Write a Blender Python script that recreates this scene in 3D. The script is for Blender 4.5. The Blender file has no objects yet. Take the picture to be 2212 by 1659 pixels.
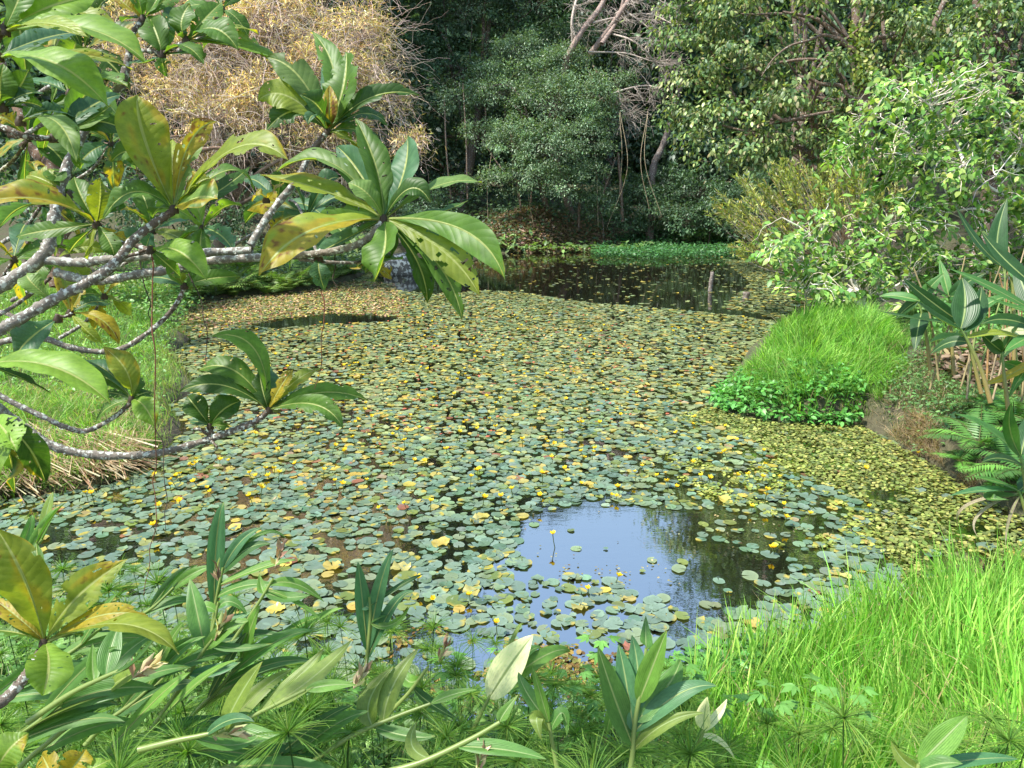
import bpy, math
import numpy as np
from mathutils import Vector

# ------------------------------------------------------------------ camera, world, sun, exposure
sc = bpy.context.scene
COL = sc.collection
CAMZ, PITCH, F = 3.0, math.radians(14.5), 1662.0      # picture measured as 2212 x 1659
cd = bpy.data.cameras.new('camera'); cam = bpy.data.objects.new('camera', cd); COL.objects.link(cam)
cam.location = (0, 0, CAMZ); cam.rotation_euler = (math.radians(90) - PITCH, 0, 0)
cd.sensor_width = 36; cd.lens = F / 2212 * 36; cd.clip_start = 0.05; cd.clip_end = 2000
sc.camera = cam
SUN_EL, SUN_AZ = math.radians(57), math.radians(-112)  # azimuth from +Y towards +X
w = bpy.data.worlds.new('World'); sc.world = w; w.use_nodes = True
nt = w.node_tree; nt.nodes.clear()
sky = nt.nodes.new('ShaderNodeTexSky'); sky.sky_type = 'NISHITA'; sky.sun_disc = False
sky.sun_elevation = SUN_EL; sky.sun_rotation = SUN_AZ; sky.air_density = 1.5; sky.dust_density = .8
bg = nt.nodes.new('ShaderNodeBackground'); bg.inputs[1].default_value = 0.15
wo = nt.nodes.new('ShaderNodeOutputWorld')
nt.links.new(sky.outputs[0], bg.inputs[0]); nt.links.new(bg.outputs[0], wo.inputs[0])
sd = bpy.data.lights.new('sun', 'SUN'); sun = bpy.data.objects.new('sun', sd); COL.objects.link(sun)
sd.energy = 4.1; sd.angle = math.radians(2); sd.color = (1, 0.95, 0.86)
SD = Vector((math.sin(SUN_AZ) * math.cos(SUN_EL), math.cos(SUN_AZ) * math.cos(SUN_EL), math.sin(SUN_EL)))
sun.rotation_euler = SD.to_track_quat('Z', 'Y').to_euler()
sc.view_settings.view_transform = 'Standard'; sc.view_settings.look = 'None'
sc.view_settings.exposure = 1.2; sc.view_settings.gamma = 1
sc.render.engine = 'CYCLES'
cy = sc.cycles
cy.max_bounces = 8; cy.diffuse_bounces = 3; cy.glossy_bounces = 3; cy.transmission_bounces = 6
cy.use_denoising = True; cy.caustics_reflective = False; cy.caustics_refractive = False

# ------------------------------------------------------------------ maths helpers
A = np.array
FWD = A([0, math.cos(PITCH), -math.sin(PITCH)]); UP = A([0, math.sin(PITCH), math.cos(PITCH)])
CAM = A([0, 0, CAMZ])
def W(px, py, d):
    """picture point at depth d -> world"""
    return CAM + d * (FWD + A([1., 0, 0]) * ((px - 1106) / F) + UP * ((829.5 - py) / F))
def G(px, py, z=0.0):
    """picture point on the level z"""
    r = FWD + A([1., 0, 0]) * ((px - 1106) / F) + UP * ((829.5 - py) / F)
    t = (z - CAMZ) / r[2]
    return CAM + t * r
def proj(p):
    q = np.asarray(p) - CAM
    d = q @ FWD
    return 1106 + F * q[..., 0] / d, 829.5 - F * (q @ UP) / d, d
def nrm(v): return v / np.maximum(np.linalg.norm(v, axis=-1, keepdims=True), 1e-9)
def inpoly(x, y, poly):
    x = np.asarray(x, float); y = np.asarray(y, float); r = np.zeros(x.shape, bool)
    n = len(poly)
    for i in range(n):
        x1, y1 = poly[i]; x2, y2 = poly[(i + 1) % n]
        if y1 == y2: continue
        c = (y1 > y) != (y2 > y)
        r ^= c & (x < (x2 - x1) * (y - y1) / (y2 - y1) + x1)
    return r
def polydist(x, y, poly):
    d = np.full(np.shape(x), 1e9); n = len(poly)
    for i in range(n):
        x1, y1 = poly[i]; x2, y2 = poly[(i + 1) % n]
        ex, ey = x2 - x1, y2 - y1; l2 = ex * ex + ey * ey
        t = np.clip(((x - x1) * ex + (y - y1) * ey) / l2, 0, 1)
        d = np.minimum(d, np.hypot(x - x1 - t * ex, y - y1 - t * ey))
    return np.where(inpoly(x, y, poly), -d, d)
def vnoise(x, y, s=1.0, seed=0):
    """smooth value noise in 0..1"""
    x = np.asarray(x) * s; y = np.asarray(y) * s
    xi = np.floor(x).astype(np.int64); yi = np.floor(y).astype(np.int64)
    fx = x - xi; fy = y - yi; fx = fx * fx * (3 - 2 * fx); fy = fy * fy * (3 - 2 * fy)
    def h(a, b):
        n = (a * 374761393 + b * 668265263 + seed * 144665) & 0x7fffffff
        n = ((n ^ (n >> 13)) * 1274126177) & 0x7fffffff
        return ((n ^ (n >> 16)) & 0xffff) / 65535.0
    return (h(xi, yi) * (1 - fx) + h(xi + 1, yi) * fx) * (1 - fy) + (h(xi, yi + 1) * (1 - fx) + h(xi + 1, yi + 1) * fx) * fy

# ------------------------------------------------------------------ mesh helpers
class MB:
    def __init__(s): s.b = []; s.n = 0
    def add(s, V, Fa, C, UV=None):
        V = np.asarray(V, np.float32).reshape(-1, 3); n = len(V)
        C = np.broadcast_to(np.asarray(C, np.float32), (n, 3))
        UV = np.zeros((n, 2), np.float32) if UV is None else np.asarray(UV, np.float32).reshape(-1, 2)
        s.b.append((V, np.asarray(Fa, np.int64) + s.n, C, UV)); s.n += n
    def mesh(s, name, off=(0, 0, 0), smooth=True):
        me = bpy.data.meshes.new(name)
        if not s.b: return me
        V = np.concatenate([b[0] for b in s.b]) - np.asarray(off, np.float32)
        C = np.concatenate([b[2] for b in s.b]); UV = np.concatenate([b[3] for b in s.b])
        loops = np.concatenate([b[1].ravel() for b in s.b])
        tot = np.concatenate([np.full(len(b[1]), b[1].shape[1]) for b in s.b])
        st = np.concatenate([[0], np.cumsum(tot)[:-1]])
        me.vertices.add(len(V)); me.vertices.foreach_set('co', V.ravel())
        me.loops.add(len(loops)); me.loops.foreach_set('vertex_index', loops.astype(np.int32))
        me.polygons.add(len(tot)); me.polygons.foreach_set('loop_start', st.astype(np.int32))
        me.polygons.foreach_set('use_smooth', np.full(len(tot), smooth))
        a = me.attributes.new('Col', 'FLOAT_COLOR', 'POINT')
        a.data.foreach_set('color', np.concatenate([C, np.ones((len(C), 1), np.float32)], 1).ravel())
        a = me.attributes.new('LeafUV', 'FLOAT_VECTOR', 'POINT')
        a.data.foreach_set('vector', np.concatenate([UV, np.zeros((len(UV), 1), np.float32)], 1).ravel())
        me.update(calc_edges=True)
        return me
    def build(s, name, mat, parent=None, smooth=True):
        off = parent['_o'] if parent is not None and '_o' in parent else (0, 0, 0)
        me = s.mesh(name, off, smooth); me.materials.append(mat)
        o = bpy.data.objects.new(name, me); COL.objects.link(o)
        if parent is not None: o.parent = parent; o['_o'] = list(off)
        return o
def tag(o, label=None, cat=None, group=None, kind=None):
    if label: o['label'] = label
    if cat: o['category'] = cat
    if group: o['group'] = group
    if kind: o['kind'] = kind
    return o
def thing(name, label, cat, loc=(0, 0, 0), group=None):
    o = bpy.data.objects.new(name, None); COL.objects.link(o); o.location = tuple(float(v) for v in loc)
    o.empty_display_size = .05
    o['_o'] = [float(v) for v in loc]
    return tag(o, label, cat, group)
def copy_tree(o, parent=None):
    c = o.copy(); COL.objects.link(c); c.parent = parent
    for ch in [k for k in CH.get(o.name, []) or o.children]: copy_tree(ch, c)
    return c
CH = {}
def place(proto, loc, rz=0, s=1, label=None, first=None, tilt=(0, 0)):
    """the first use moves the prototype, later ones copy it"""
    if not proto.get('_used'): proto['_used'] = 1; o = proto
    else:
        o = copy_tree(proto)
    o.location = tuple(float(v) for v in loc); o.rotation_euler = (tilt[0], tilt[1], rz); o.scale = (s, s, s)
    if label: o['label'] = label
    return o

def tubes(mb, P, R, C, S=5):
    """P (N,K,3) R (N,K) C colour (3,) or (N,K,3)"""
    P = np.asarray(P, float); R = np.asarray(R, float)
    if P.ndim == 2: P = P[None]; R = R[None]
    N, K, _ = P.shape
    T = nrm(np.gradient(P, axis=1))
    ref = np.where(np.abs(T[..., 2:3]) > .9, A([1., .1, 0]), A([.05, .1, 1.]))
    ref = np.broadcast_to(ref[:, :1] * 0 + np.where((np.abs(T[..., 2]).mean(1) > .8)[:, None, None], A([1., .13, .07]), A([.05, .1, 1.])), P.shape)
    X = nrm(np.cross(T, ref)); Y = np.cross(T, X)
    a = np.arange(S) / S * 2 * np.pi
    V = P[:, :, None] + R[:, :, None, None] * (X[:, :, None] * np.cos(a)[:, None] + Y[:, :, None] * np.sin(a)[:, None])
    i = np.arange(N)[:, None, None] * K * S + np.arange(K - 1)[:, None] * S + np.arange(S)
    j = np.arange(N)[:, None, None] * K * S + np.arange(K - 1)[:, None] * S + (np.arange(S) + 1) % S
    Fa = np.stack([i, j, j + S, i + S], -1).reshape(-1, 4)
    C = np.asarray(C, float)
    if C.ndim == 3: C = np.repeat(C[:, :, None], S, 2).reshape(-1, 3)
    uv = np.stack(np.broadcast_arrays(np.arange(S) / S, (np.arange(K) / K)[None, :, None] + np.zeros((N, 1, 1))), -1)
    mb.add(V, Fa, C, uv)
def smoothpath(pts, n=8):
    """Catmull-Rom through pts (K,D)"""
    p = np.asarray(pts, float); p = np.vstack([2 * p[0] - p[1], p, 2 * p[-1] - p[-2]])
    out = []
    for i in range(1, len(p) - 2):
        t = np.linspace(0, 1, n, endpoint=False)[:, None]
        a, b, c, d = p[i - 1], p[i], p[i + 1], p[i + 2]
        out.append(.5 * (2 * b + (c - a) * t + (2 * a - 5 * b + 4 * c - d) * t * t + (3 * b - a - 3 * c + d) * t ** 3))
    out.append(p[-2][None]); return np.vstack(out)
def limb(mb, pts, r0, r1, C, rng, S=7, n=8, rough=.06, C2=None):
    """pts world; a knobbly tapered limb"""
    P = smoothpath(pts, n); K = len(P)
    t = np.linspace(0, 1, K)
    R = (r0 + (r1 - r0) * t) * (1 + rng.normal(0, rough, K))
    C = np.asarray(C, float)
    Cc = C if C2 is None else (C[None] * (1 - t[:, None]) + np.asarray(C2)[None] * t[:, None])[None]
    tubes(mb, P, R, Cc, S)
    return P
def strips(mb, P, Wd, side, C, fold=0):
    """blades: spine P (N,K,3), widths (N,K), side (N,3) or (N,K,3), C (N,3) or (N,K,3)"""
    N, K, _ = P.shape
    if side.ndim == 2: side = side[:, None]
    V = np.stack([P - side * Wd[..., None] / 2, P + side * Wd[..., None] / 2], 2)
    b = np.arange(N)[:, None] * K * 2 + np.arange(K - 1) * 2
    Fa = np.stack([b, b + 1, b + 3, b + 2], -1).reshape(-1, 4)
    if C.ndim == 2: C = np.broadcast_to(C[:, None], (N, K, 3))
    uv = np.stack(np.broadcast_arrays(A([-1., 1.]), np.linspace(0, 1, K)[:, None], ), -1)
    uv = np.broadcast_to(uv, (N, K, 2, 2))
    mb.add(V, Fa, np.repeat(C[:, :, None], 2, 2).reshape(-1, 3), uv)
def scatter(mb, T, pos, R, scale, C):
    """T = (verts, faces, uv[, tint]); R (N,3,3) columns are local x,y,z"""
    v, f, uv = T[:3]; N = len(pos)
    if N == 0: return
    s = np.asarray(scale, float)
    s = s[:, None, None] if s.ndim == 1 else s[:, None, :]
    V = np.einsum('nij,nkj->nki', R, v[None] * s) + pos[:, None]
    Fa = (f[None] + (np.arange(N) * len(v))[:, None, None]).reshape(-1, f.shape[1])
    Cc = np.repeat(np.asarray(C)[:, None], len(v), 1)
    if len(T) > 3: Cc = Cc * T[3][None, :, None]
    mb.add(V, Fa, Cc.reshape(-1, 3), np.tile(uv, (N, 1)))
def frames(axis, normal):
    y = nrm(axis); z = nrm(normal - (normal * y).sum(-1, keepdims=True) * y); x = np.cross(y, z)
    return np.stack([x, y, z], -1)
def palette(rng, N, cols, wts=None, jit=.18):
    cols = A(cols, float); wts = None if wts is None else A(wts, float) / sum(wts)
    c = cols[rng.choice(len(cols), N, p=wts)]
    return np.clip(c * np.exp(rng.normal(0, jit, (N, 1))) * np.exp(rng.normal(0, .05, (N, 3))), .001, .95)

# leaf templates: length 1 along +y
def kite(w=.4, fold=.12, wide=.45, sag=.08):
    v = A([[0, 0, 0], [-w / 2, wide, fold * w - sag * .3], [0, wide, -sag * .3], [w / 2, wide, fold * w - sag * .3], [0, 1, -sag]])
    f = A([[0, 1, 2], [0, 2, 3], [1, 4, 2], [2, 4, 3]])
    return v, f, A([[0, 0], [-1, wide], [0, wide], [1, wide], [0, 1.]])
def leaf6(w=.5, sag=.2):
    v = A([[0, 0, 0], [-w * .42, .25, .05], [w * .42, .25, .05], [0, .3, 0], [-w * .46, .6, 0.02 - sag * .4], [w * .46, .6, .02 - sag * .4], [0, .62, -sag * .45], [0, 1, -sag]])
    f = A([[0, 3, 1, 1], [0, 2, 3, 3]]); q = A([[1, 3, 6, 4], [3, 2, 5, 6]]); t = A([[4, 6, 7], [6, 5, 7], [0, 3, 1], [0, 2, 3]])
    f = np.vstack([np.c_[t], np.c_[q[:, :3]], np.c_[q[:, [0, 2, 3]]]])
    return v, f, A([[0, 0], [-1, .25], [1, .25], [0, .3], [-1, .6], [1, .6], [0, .62], [0, 1.]])

# ------------------------------------------------------------------ materials
def newmat(name):
    m = bpy.data.materials.new(name); m.use_nodes = True; n = m.node_tree; n.nodes.clear()
    return m, n, n.nodes.new('ShaderNodeOutputMaterial')
def N(n, t, **k):
    x = n.nodes.new(t)
    for a, b in k.items(): setattr(x, a, b)
    return x
def attr(n, nm='Col'):
    a = N(n, 'ShaderNodeAttribute'); a.attribute_name = nm; return a
def mixc(n, fac, a, b, mode='MIX'):
    m = N(n, 'ShaderNodeMix', data_type='RGBA', blend_type=mode)
    for s, v in ((m.inputs['Factor'], fac), (m.inputs[6], a), (m.inputs[7], b)):
        if hasattr(v, 'links') or hasattr(v, 'is_linked'): n.links.new(v, s)
        else: s.default_value = v if not isinstance(v, tuple) else (*v, 1)
    return m.outputs[2]
def noise(n, scale, detail=3, coord=None, rough=.6):
    t = N(n, 'ShaderNodeTexNoise'); t.inputs['Scale'].default_value = scale; t.inputs['Detail'].default_value = detail
    t.inputs['Roughness'].default_value = rough
    if coord is not None: n.links.new(coord, t.inputs['Vector'])
    return t
def ramp(n, src, a, b, ca=(0, 0, 0), cb=(1, 1, 1)):
    r = N(n, 'ShaderNodeValToRGB'); r.color_ramp.elements[0].position = a; r.color_ramp.elements[1].position = b
    r.color_ramp.elements[0].color = (*ca, 1); r.color_ramp.elements[1].color = (*cb, 1)
    n.links.new(src, r.inputs[0]); return r.outputs[0]
def leafmat(name, rough=.45, transl=.35, tcol=(1.25, 1.35, .5), spec=.35, noisy=0., bump=0.):
    m, n, out = newmat(name); a = attr(n); col = a.outputs[0]
    if noisy:
        nz = noise(n, 9 / max(noisy, .01) * noisy * 3, 3); col = mixc(n, 1.0, col, ramp(n, nz.outputs[0], .3, .75, (.7, .75, .65), (1.2, 1.15, 1.2)), 'MULTIPLY')
    p = N(n, 'ShaderNodeBsdfPrincipled'); n.links.new(col, p.inputs['Base Color'])
    p.inputs['Roughness'].default_value = rough; p.inputs['Specular IOR Level'].default_value = spec
    t = N(n, 'ShaderNodeBsdfTranslucent'); n.links.new(mixc(n, 1.0, col, tcol, 'MULTIPLY'), t.inputs[0])
    mx = N(n, 'ShaderNodeMixShader'); mx.inputs[0].default_value = transl
    n.links.new(p.outputs[0], mx.inputs[1]); n.links.new(t.outputs[0], mx.inputs[2]); n.links.new(mx.outputs[0], out.inputs[0])
    return m
def bigleafmat(name):
    """large leathery leaf: pale midrib, pressed side veins, blotches and brown patches"""
    m, n, out = newmat(name); L = n.links
    col = attr(n).outputs[0]; uv = attr(n, 'LeafUV').outputs['Vector']
    sp = N(n, 'ShaderNodeSeparateXYZ'); L.new(uv, sp.inputs[0])
    au = N(n, 'ShaderNodeMath', operation='ABSOLUTE'); L.new(sp.outputs[0], au.inputs[0])
    # v*13 - |u|*1.6 -> side veins
    k = N(n, 'ShaderNodeMath', operation='MULTIPLY'); L.new(sp.outputs[1], k.inputs[0]); k.inputs[1].default_value = 13
    k2 = N(n, 'ShaderNodeMath', operation='MULTIPLY'); L.new(au.outputs[0], k2.inputs[0]); k2.inputs[1].default_value = 1.7
    k3 = N(n, 'ShaderNodeMath', operation='SUBTRACT'); L.new(k.outputs[0], k3.inputs[0]); L.new(k2.outputs[0], k3.inputs[1])
    fr = N(n, 'ShaderNodeMath', operation='FRACT'); L.new(k3.outputs[0], fr.inputs[0])
    pp = N(n, 'ShaderNodeMath', operation='PINGPONG'); L.new(k3.outputs[0], pp.inputs[0]); pp.inputs[1].default_value = .5
    vein = ramp(n, pp.outputs[0], .0, .07, (1, 1, 1), (0, 0, 0))
    rib = ramp(n, au.outputs[0], .035, .075, (1, 1, 1), (0, 0, 0))
    c = mixc(n, .12, col, (.30, .38, .12)); 
    c2 = N(n, 'ShaderNodeMix', data_type='RGBA'); L.new(vein, c2.inputs['Factor']); L.new(col, c2.inputs[6]); L.new(c, c2.inputs[7])
    nz = noise(n, 22, 4); tone = ramp(n, nz.outputs[0], .35, .7, (.8, .85, .8), (1.15, 1.12, 1.1))
    c3 = mixc(n, 1.0, c2.outputs[2], tone, 'MULTIPLY')
    geo = N(n, 'ShaderNodeNewGeometry')
    # little brown insect marks
    vo = N(n, 'ShaderNodeTexVoronoi'); vo.inputs['Scale'].default_value = 34; vo.inputs['Randomness'].default_value = 1
    sp1 = ramp(n, vo.outputs['Distance'], .06, .1, (1, 1, 1), (0, 0, 0))
    nb = noise(n, 6, 2); gate = ramp(n, nb.outputs[0], .55, .6)
    mm = N(n, 'ShaderNodeMath', operation='MULTIPLY'); L.new(sp1, mm.inputs[0]); L.new(gate, mm.inputs[1])
    c4 = N(n, 'ShaderNodeMix', data_type='RGBA'); L.new(mm.outputs[0], c4.inputs['Factor']); L.new(c3, c4.inputs[6]); c4.inputs[7].default_value = (.09, .06, .025, 1)
    c5 = N(n, 'ShaderNodeMix', data_type='RGBA'); L.new(rib, c5.inputs['Factor']); L.new(c4.outputs[2], c5.inputs[6]); c5.inputs[7].default_value = (.42, .46, .16, 1)
    bp = N(n, 'ShaderNodeBump'); bp.inputs['Strength'].default_value = .22; bp.inputs['Distance'].default_value = .006
    pil = N(n, 'ShaderNodeMath', operation='SMOOTH_MIN'); L.new(pp.outputs[0], pil.inputs[0]); pil.inputs[1].default_value = .35; pil.inputs[2].default_value = .2
    L.new(pil.outputs[0], bp.inputs['Height'])
    p = N(n, 'ShaderNodeBsdfPrincipled'); L.new(c5.outputs[2], p.inputs['Base Color']); L.new(bp.outputs[0], p.inputs['Normal'])
    p.inputs['Roughness'].default_value = .45; p.inputs['Specular IOR Level'].default_value = .35
    t = N(n, 'ShaderNodeBsdfTranslucent'); L.new(mixc(n, 1.0, c5.outputs[2], (1.5, 1.5, .45), 'MULTIPLY'), t.inputs[0]); L.new(bp.outputs[0], t.inputs[1])
    mx = N(n, 'ShaderNodeMixShader'); mx.inputs[0].default_value = .5
    L.new(p.outputs[0], mx.inputs[1]); L.new(t.outputs[0], mx.inputs[2]); L.new(mx.outputs[0], out.inputs[0])
    return m
def barkmat(name, lichen=.0, scale=30, rough=.85, bump=.5):
    m, n, out = newmat(name); L = n.links; col = attr(n).outputs[0]
    tc = N(n, 'ShaderNodeTexCoord')
    nz = noise(n, scale, 5, tc.outputs['Object'], .7)
    c = mixc(n, 1.0, col, ramp(n, nz.outputs[0], .3, .72, (.5, .5, .5), (1.35, 1.3, 1.25)), 'MULTIPLY')
    if lichen:
        n2 = noise(n, scale * 1.3, 4, tc.outputs['Object'], .65)
        f = ramp(n, n2.outputs[0], .62 - lichen * .25, .68 - lichen * .25)
        x = N(n, 'ShaderNodeMix', data_type='RGBA'); L.new(f, x.inputs['Factor']); L.new(c, x.inputs[6]); x.inputs[7].default_value = (.5, .52, .47, 1); c = x.outputs[2]
    b = N(n, 'ShaderNodeBump'); b.inputs['Strength'].default_value = bump; b.inputs['Distance'].default_value = .01; L.new(nz.outputs[0], b.inputs['Height'])
    p = N(n, 'ShaderNodeBsdfPrincipled'); L.new(c, p.inputs['Base Color']); p.inputs['Roughness'].default_value = rough; L.new(b.outputs[0], p.inputs['Normal'])
    p.inputs['Specular IOR Level'].default_value = .25
    L.new(p.outputs[0], out.inputs[0]); return m
def groundmat():
    m, n, out = newmat('soil and weeds'); L = n.links; tc = N(n, 'ShaderNodeTexCoord')
    n1 = noise(n, 1.1, 6, tc.outputs['Object']); n2 = noise(n, 14, 5, tc.outputs['Object'])
    c = mixc(n, 0.5, ramp(n, n1.outputs[0], .4, .62, (.055, .04, .025), (.045, .07, .02)), ramp(n, n2.outputs[0], .3, .7, (.03, .03, .015), (.13, .11, .06)))
    b = N(n, 'ShaderNodeBump'); b.inputs['Strength'].default_value = .8; b.inputs['Distance'].default_value = .05; L.new(n2.outputs[0], b.inputs['Height'])
    p = N(n, 'ShaderNodeBsdfPrincipled'); L.new(c, p.inputs['Base Color']); p.inputs['Roughness'].default_value = .95; L.new(b.outputs[0], p.inputs['Normal'])
    L.new(p.outputs[0], out.inputs[0]); return m
def watermat():
    m, n, out = newmat('dark pond water'); L = n.links; tc = N(n, 'ShaderNodeTexCoord')
    mp = N(n, 'ShaderNodeMapping'); mp.inputs['Scale'].default_value = (1, 1.8, 1); L.new(tc.outputs['Object'], mp.inputs[0])
    n1 = noise(n, 5.5, 3, mp.outputs[0]); n2 = noise(n, .5, 2, tc.outputs['Object'])
    g = ramp(n, n2.outputs[0], .4, .65, (.25, .25, .25), (1, 1, 1))
    h = N(n, 'ShaderNodeMath', operation='MULTIPLY'); L.new(n1.outputs[0], h.inputs[0]); L.new(g, h.inputs[1])
    b = N(n, 'ShaderNodeBump'); b.inputs['Strength'].default_value = .06; b.inputs['Distance'].default_value = .02; L.new(h.outputs[0], b.inputs['Height'])
    p = N(n, 'ShaderNodeBsdfPrincipled'); p.inputs['Base Color'].default_value = (.008, .0065, .004, 1)
    p.inputs['Roughness'].default_value = .02; p.inputs['IOR'].default_value = 6.5; L.new(b.outputs[0], p.inputs['Normal'])
    L.new(p.outputs[0], out.inputs[0]); return m
M_leaf = leafmat('foliage', .42, .32)
M_grass = leafmat('grass blades', .5, .45, (1.2, 1.35, .45), .25)
M_big = bigleafmat('leathery leaf')
M_ging = leafmat('ginger leaf', .33, .38, (1.3, 1.4, .45), .5)
M_pad = leafmat('lily pad', .30, .12, (1.2, 1.3, .5), .75, 1.)
M_float = leafmat('floating leaflets', .55, .2)
M_petal = leafmat('yellow petal', .5, .3, (1, 1, .6), .2)
M_lichen = barkmat('lichened bark', .38, 60, .85, .6)
M_bark = barkmat('brown bark', .12, 18)
M_twig = barkmat('pale twig', 0, 10)
M_rock = barkmat('grey rock', .5, 6, .8, .8)
M_ground = groundmat(); M_water = watermat()

# ------------------------------------------------------------------ terrain and water
px_shore = [(-260, 1150), (0, 1075), (120, 1062), (250, 1040), (340, 985), (400, 925), (362, 880), (425, 835), (395, 800), (360, 765), (415, 735), (372, 705), (398, 682), (420, 655), (520, 640),
            (650, 630), (770, 603), (820, 565), (900, 556), (1100, 547), (1240, 540), (1400, 536), (1650, 536), (1760, 560), (1900, 585), (1900, 612), (1800, 640), (1740, 680), (1720, 700), (1630, 762), (1565, 830),
            (1560, 880), (1640, 905), (1760, 915), (1860, 915), (1900, 935), (1960, 970), (2050, 1020), (2100, 1062), (2230, 1125), (2420, 1180)]
shore = [tuple(G(x, y)[:2]) for x, y in px_shore] + [(4.6, 5.2), (3.6, 4.95), (2.6, 4.75), (2.0, 4.45), (1.35, 4.2), (.95, 3.95), (.2, 3.75), (-.9, 3.95), (-2.0, 4.4), (-3.2, 4.9), (-4.6, 5.0), (-6.8, 5.3)]
def height(x, y):
    x = np.asarray(x, float); y = np.asarray(y, float)
    d = polydist(x, y, shore)
    near = np.clip((6.0 - y) / 1.5, 0, 1) * np.clip((4.6 - d) / .01, 0, 1)
    step = .10 + .22 * np.clip((x - 3.2) / 1.0, 0, 1) * np.clip((y - 6) / .8, 0, 1) * np.clip((16 - y) / 2, 0, 1)
    slope = np.where(y > 30, .22, .10); cap = np.where(y > 30, 3.5, 1.6)
    # litter mound on the far bank
    hump = .38 * np.exp(-(((x - 4.9) / 1.3) ** 2 + ((y - 12.2) / 1.6) ** 2))
    mnd = 1.25 * np.exp(-(((x - 1.3) / 2.2) ** 2 + ((y - 38.5) / 2.2) ** 2))
    z = step * np.clip(d / .12, 0, 1) + np.minimum(np.maximum(d, 0) * slope, cap) + (mnd + hump) * np.clip(d / .5, 0, 1)
    zn = .08 * np.clip(d / .15, 0, 1) + np.minimum(np.maximum(d - .3, 0) * .30, 1.35)
    k = np.clip((6.2 - y) / 1.2, 0, 1); z = z * (1 - k) + zn * k
    z = z + (vnoise(x, y, 1.3, 3) - .5) * .10 * np.clip(d, 0, 1)
    return np.where(d > 0, z, -.12 - .5 * np.clip(-d / 1.2, 0, 1) * 1.2)
xs = np.concatenate([np.arange(-400, -26, 17), np.arange(-26, -8, .4), np.arange(-8, 9, .16), np.arange(9, 26, .4), np.arange(26, 401, 17)])
ys = np.concatenate([np.arange(-120, -2, 8), np.arange(-2, 12, .16), np.arange(12, 46, .35), np.arange(46, 700, 22)])
XX, YY = np.meshgrid(xs, ys)
ZZ = height(XX.ravel(), YY.ravel())
nx, ny = len(xs), len(ys)
i = (np.arange(ny - 1)[:, None] * nx + np.arange(nx - 1)).ravel()
mb = MB(); mb.add(np.c_[XX.ravel(), YY.ravel(), ZZ], np.c_[i, i + 1, i + nx + 1, i + nx], (.05, .05, .03))
tag(mb.build('ground', M_ground), kind='structure')
mb = MB(); wx = np.linspace(-28, 34, 30); wy = np.linspace(2.5, 48, 30); a, b = np.meshgrid(wx, wy)
i = (np.arange(29)[:, None] * 30 + np.arange(29)).ravel()
mb.add(np.c_[a.ravel(), b.ravel(), np.zeros(900)], np.c_[i, i + 1, i + 31, i + 30], (.01, .01, .01))
tag(mb.build('water', M_water), kind='structure')

# ------------------------------------------------------------------ trees
KITE_S = kite(.30); KITE_M = kite(.42, .15); KITE_W = kite(.16, .1); LEAF_B = leaf6(.5, .22)
def blob_subs(rng, c, r, sub, cover):
    n = max(6, int(cover * 4 * (r / sub) ** 2))
    d = nrm(rng.normal(size=(n, 3))); d[:, 2] = np.where(d[:, 2] < -.55, -d[:, 2] * .6, d[:, 2])
    return c + d * (r * rng.uniform(.5, 1.0, (n, 1)) ** .6) * A([1, .8, .9])
def crown(mb, tw, rng, blobs, T, size, sub, per, cover, cols, wts=None, droop=.3, flat=.6, upn=1.2, twig=.006, twcol=(.12, .1, .08), jit=.2, tonal=.25):
    for c, r in blobs:
        S = blob_subs(rng, c, r, sub, cover)
        if twig:
            n = len(S); t = np.linspace(0, 1, 5)[None, :, None]
            P = c + (S - c)[:, None] * (.15 + .85 * t) + rng.normal(0, .05 * r, (n, 5, 3)) * t * (1 - t) * 3
            tubes(tw, P, np.broadcast_to(np.linspace(twig * 1.6, twig * .5, 5), (n, 5)), twcol, 3)
        n = len(S) * per; k = np.repeat(np.arange(len(S)), per)
        sr = sub * rng.uniform(.6, 1.25, len(S))[k]
        o = rng.normal(size=(n, 3)) * A([1, 1, flat]) * .48 * sr[:, None]
        pos = S[k] + o
        ax = nrm(o + (S[k] - c) * .35 / r + rng.normal(0, .5, (n, 3))); ax[:, 2] -= droop
        nm = rng.normal(0, .45, (n, 3)) + A([0, 0, upn]) + nrm(pos - c) * .5
        tone = np.exp(rng.normal(0, tonal, len(S)))[k]
        C = palette(rng, n, cols, wts, jit) * tone[:, None]
        scatter(mb, T, pos, frames(ax, nm), size * rng.uniform(.65, 1.25, n), C)
def tree(name, label, cat, base, blobs, T, size, sub, per, cover, cols, wts=None, seed=1, trunk=.15, bark=(.12, .09, .07), group=None, mat=None, lean=None, limbs=1, barkm=None, **kw):
    """blobs: (px, py, radius in px, depth)"""
    rng = np.random.default_rng(seed)
    B = [(W(x, y, d), r * d / F) for x, y, r, d in blobs]
    root = thing(name, label, cat, base, group)
    cen = np.mean([c for c, r in B], 0); base = A(base, float)
    wood = MB(); lv = MB()
    top = cen.copy() if lean is None else A(lean, float)
    mid = base * .55 + top * .45 + rng.normal(0, .25, 3) * A([1, 1, 0])
    P = limb(wood, [base - [0, 0, .2], mid, top], trunk, trunk * .45, bark, rng, 8)
    if limbs:
        for c, r in B:
            s = P[int(len(P) * rng.uniform(.35, .95)) - 1]
            m = (s + c) / 2 + rng.normal(0, .12, 3) * np.linalg.norm(c - s)
            limb(wood, [s, m, c], trunk * .38, trunk * .1, bark, rng, 6)
    crown(lv, wood, rng, B, T, size, sub, per, cover, cols, wts, **kw)
    wood.build('trunk', barkm or M_bark, root); lv.build('crown', mat or M_leaf, root)
    return root
def gz(x, y): return float(height(A([x]), A([y]))[0])
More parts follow.
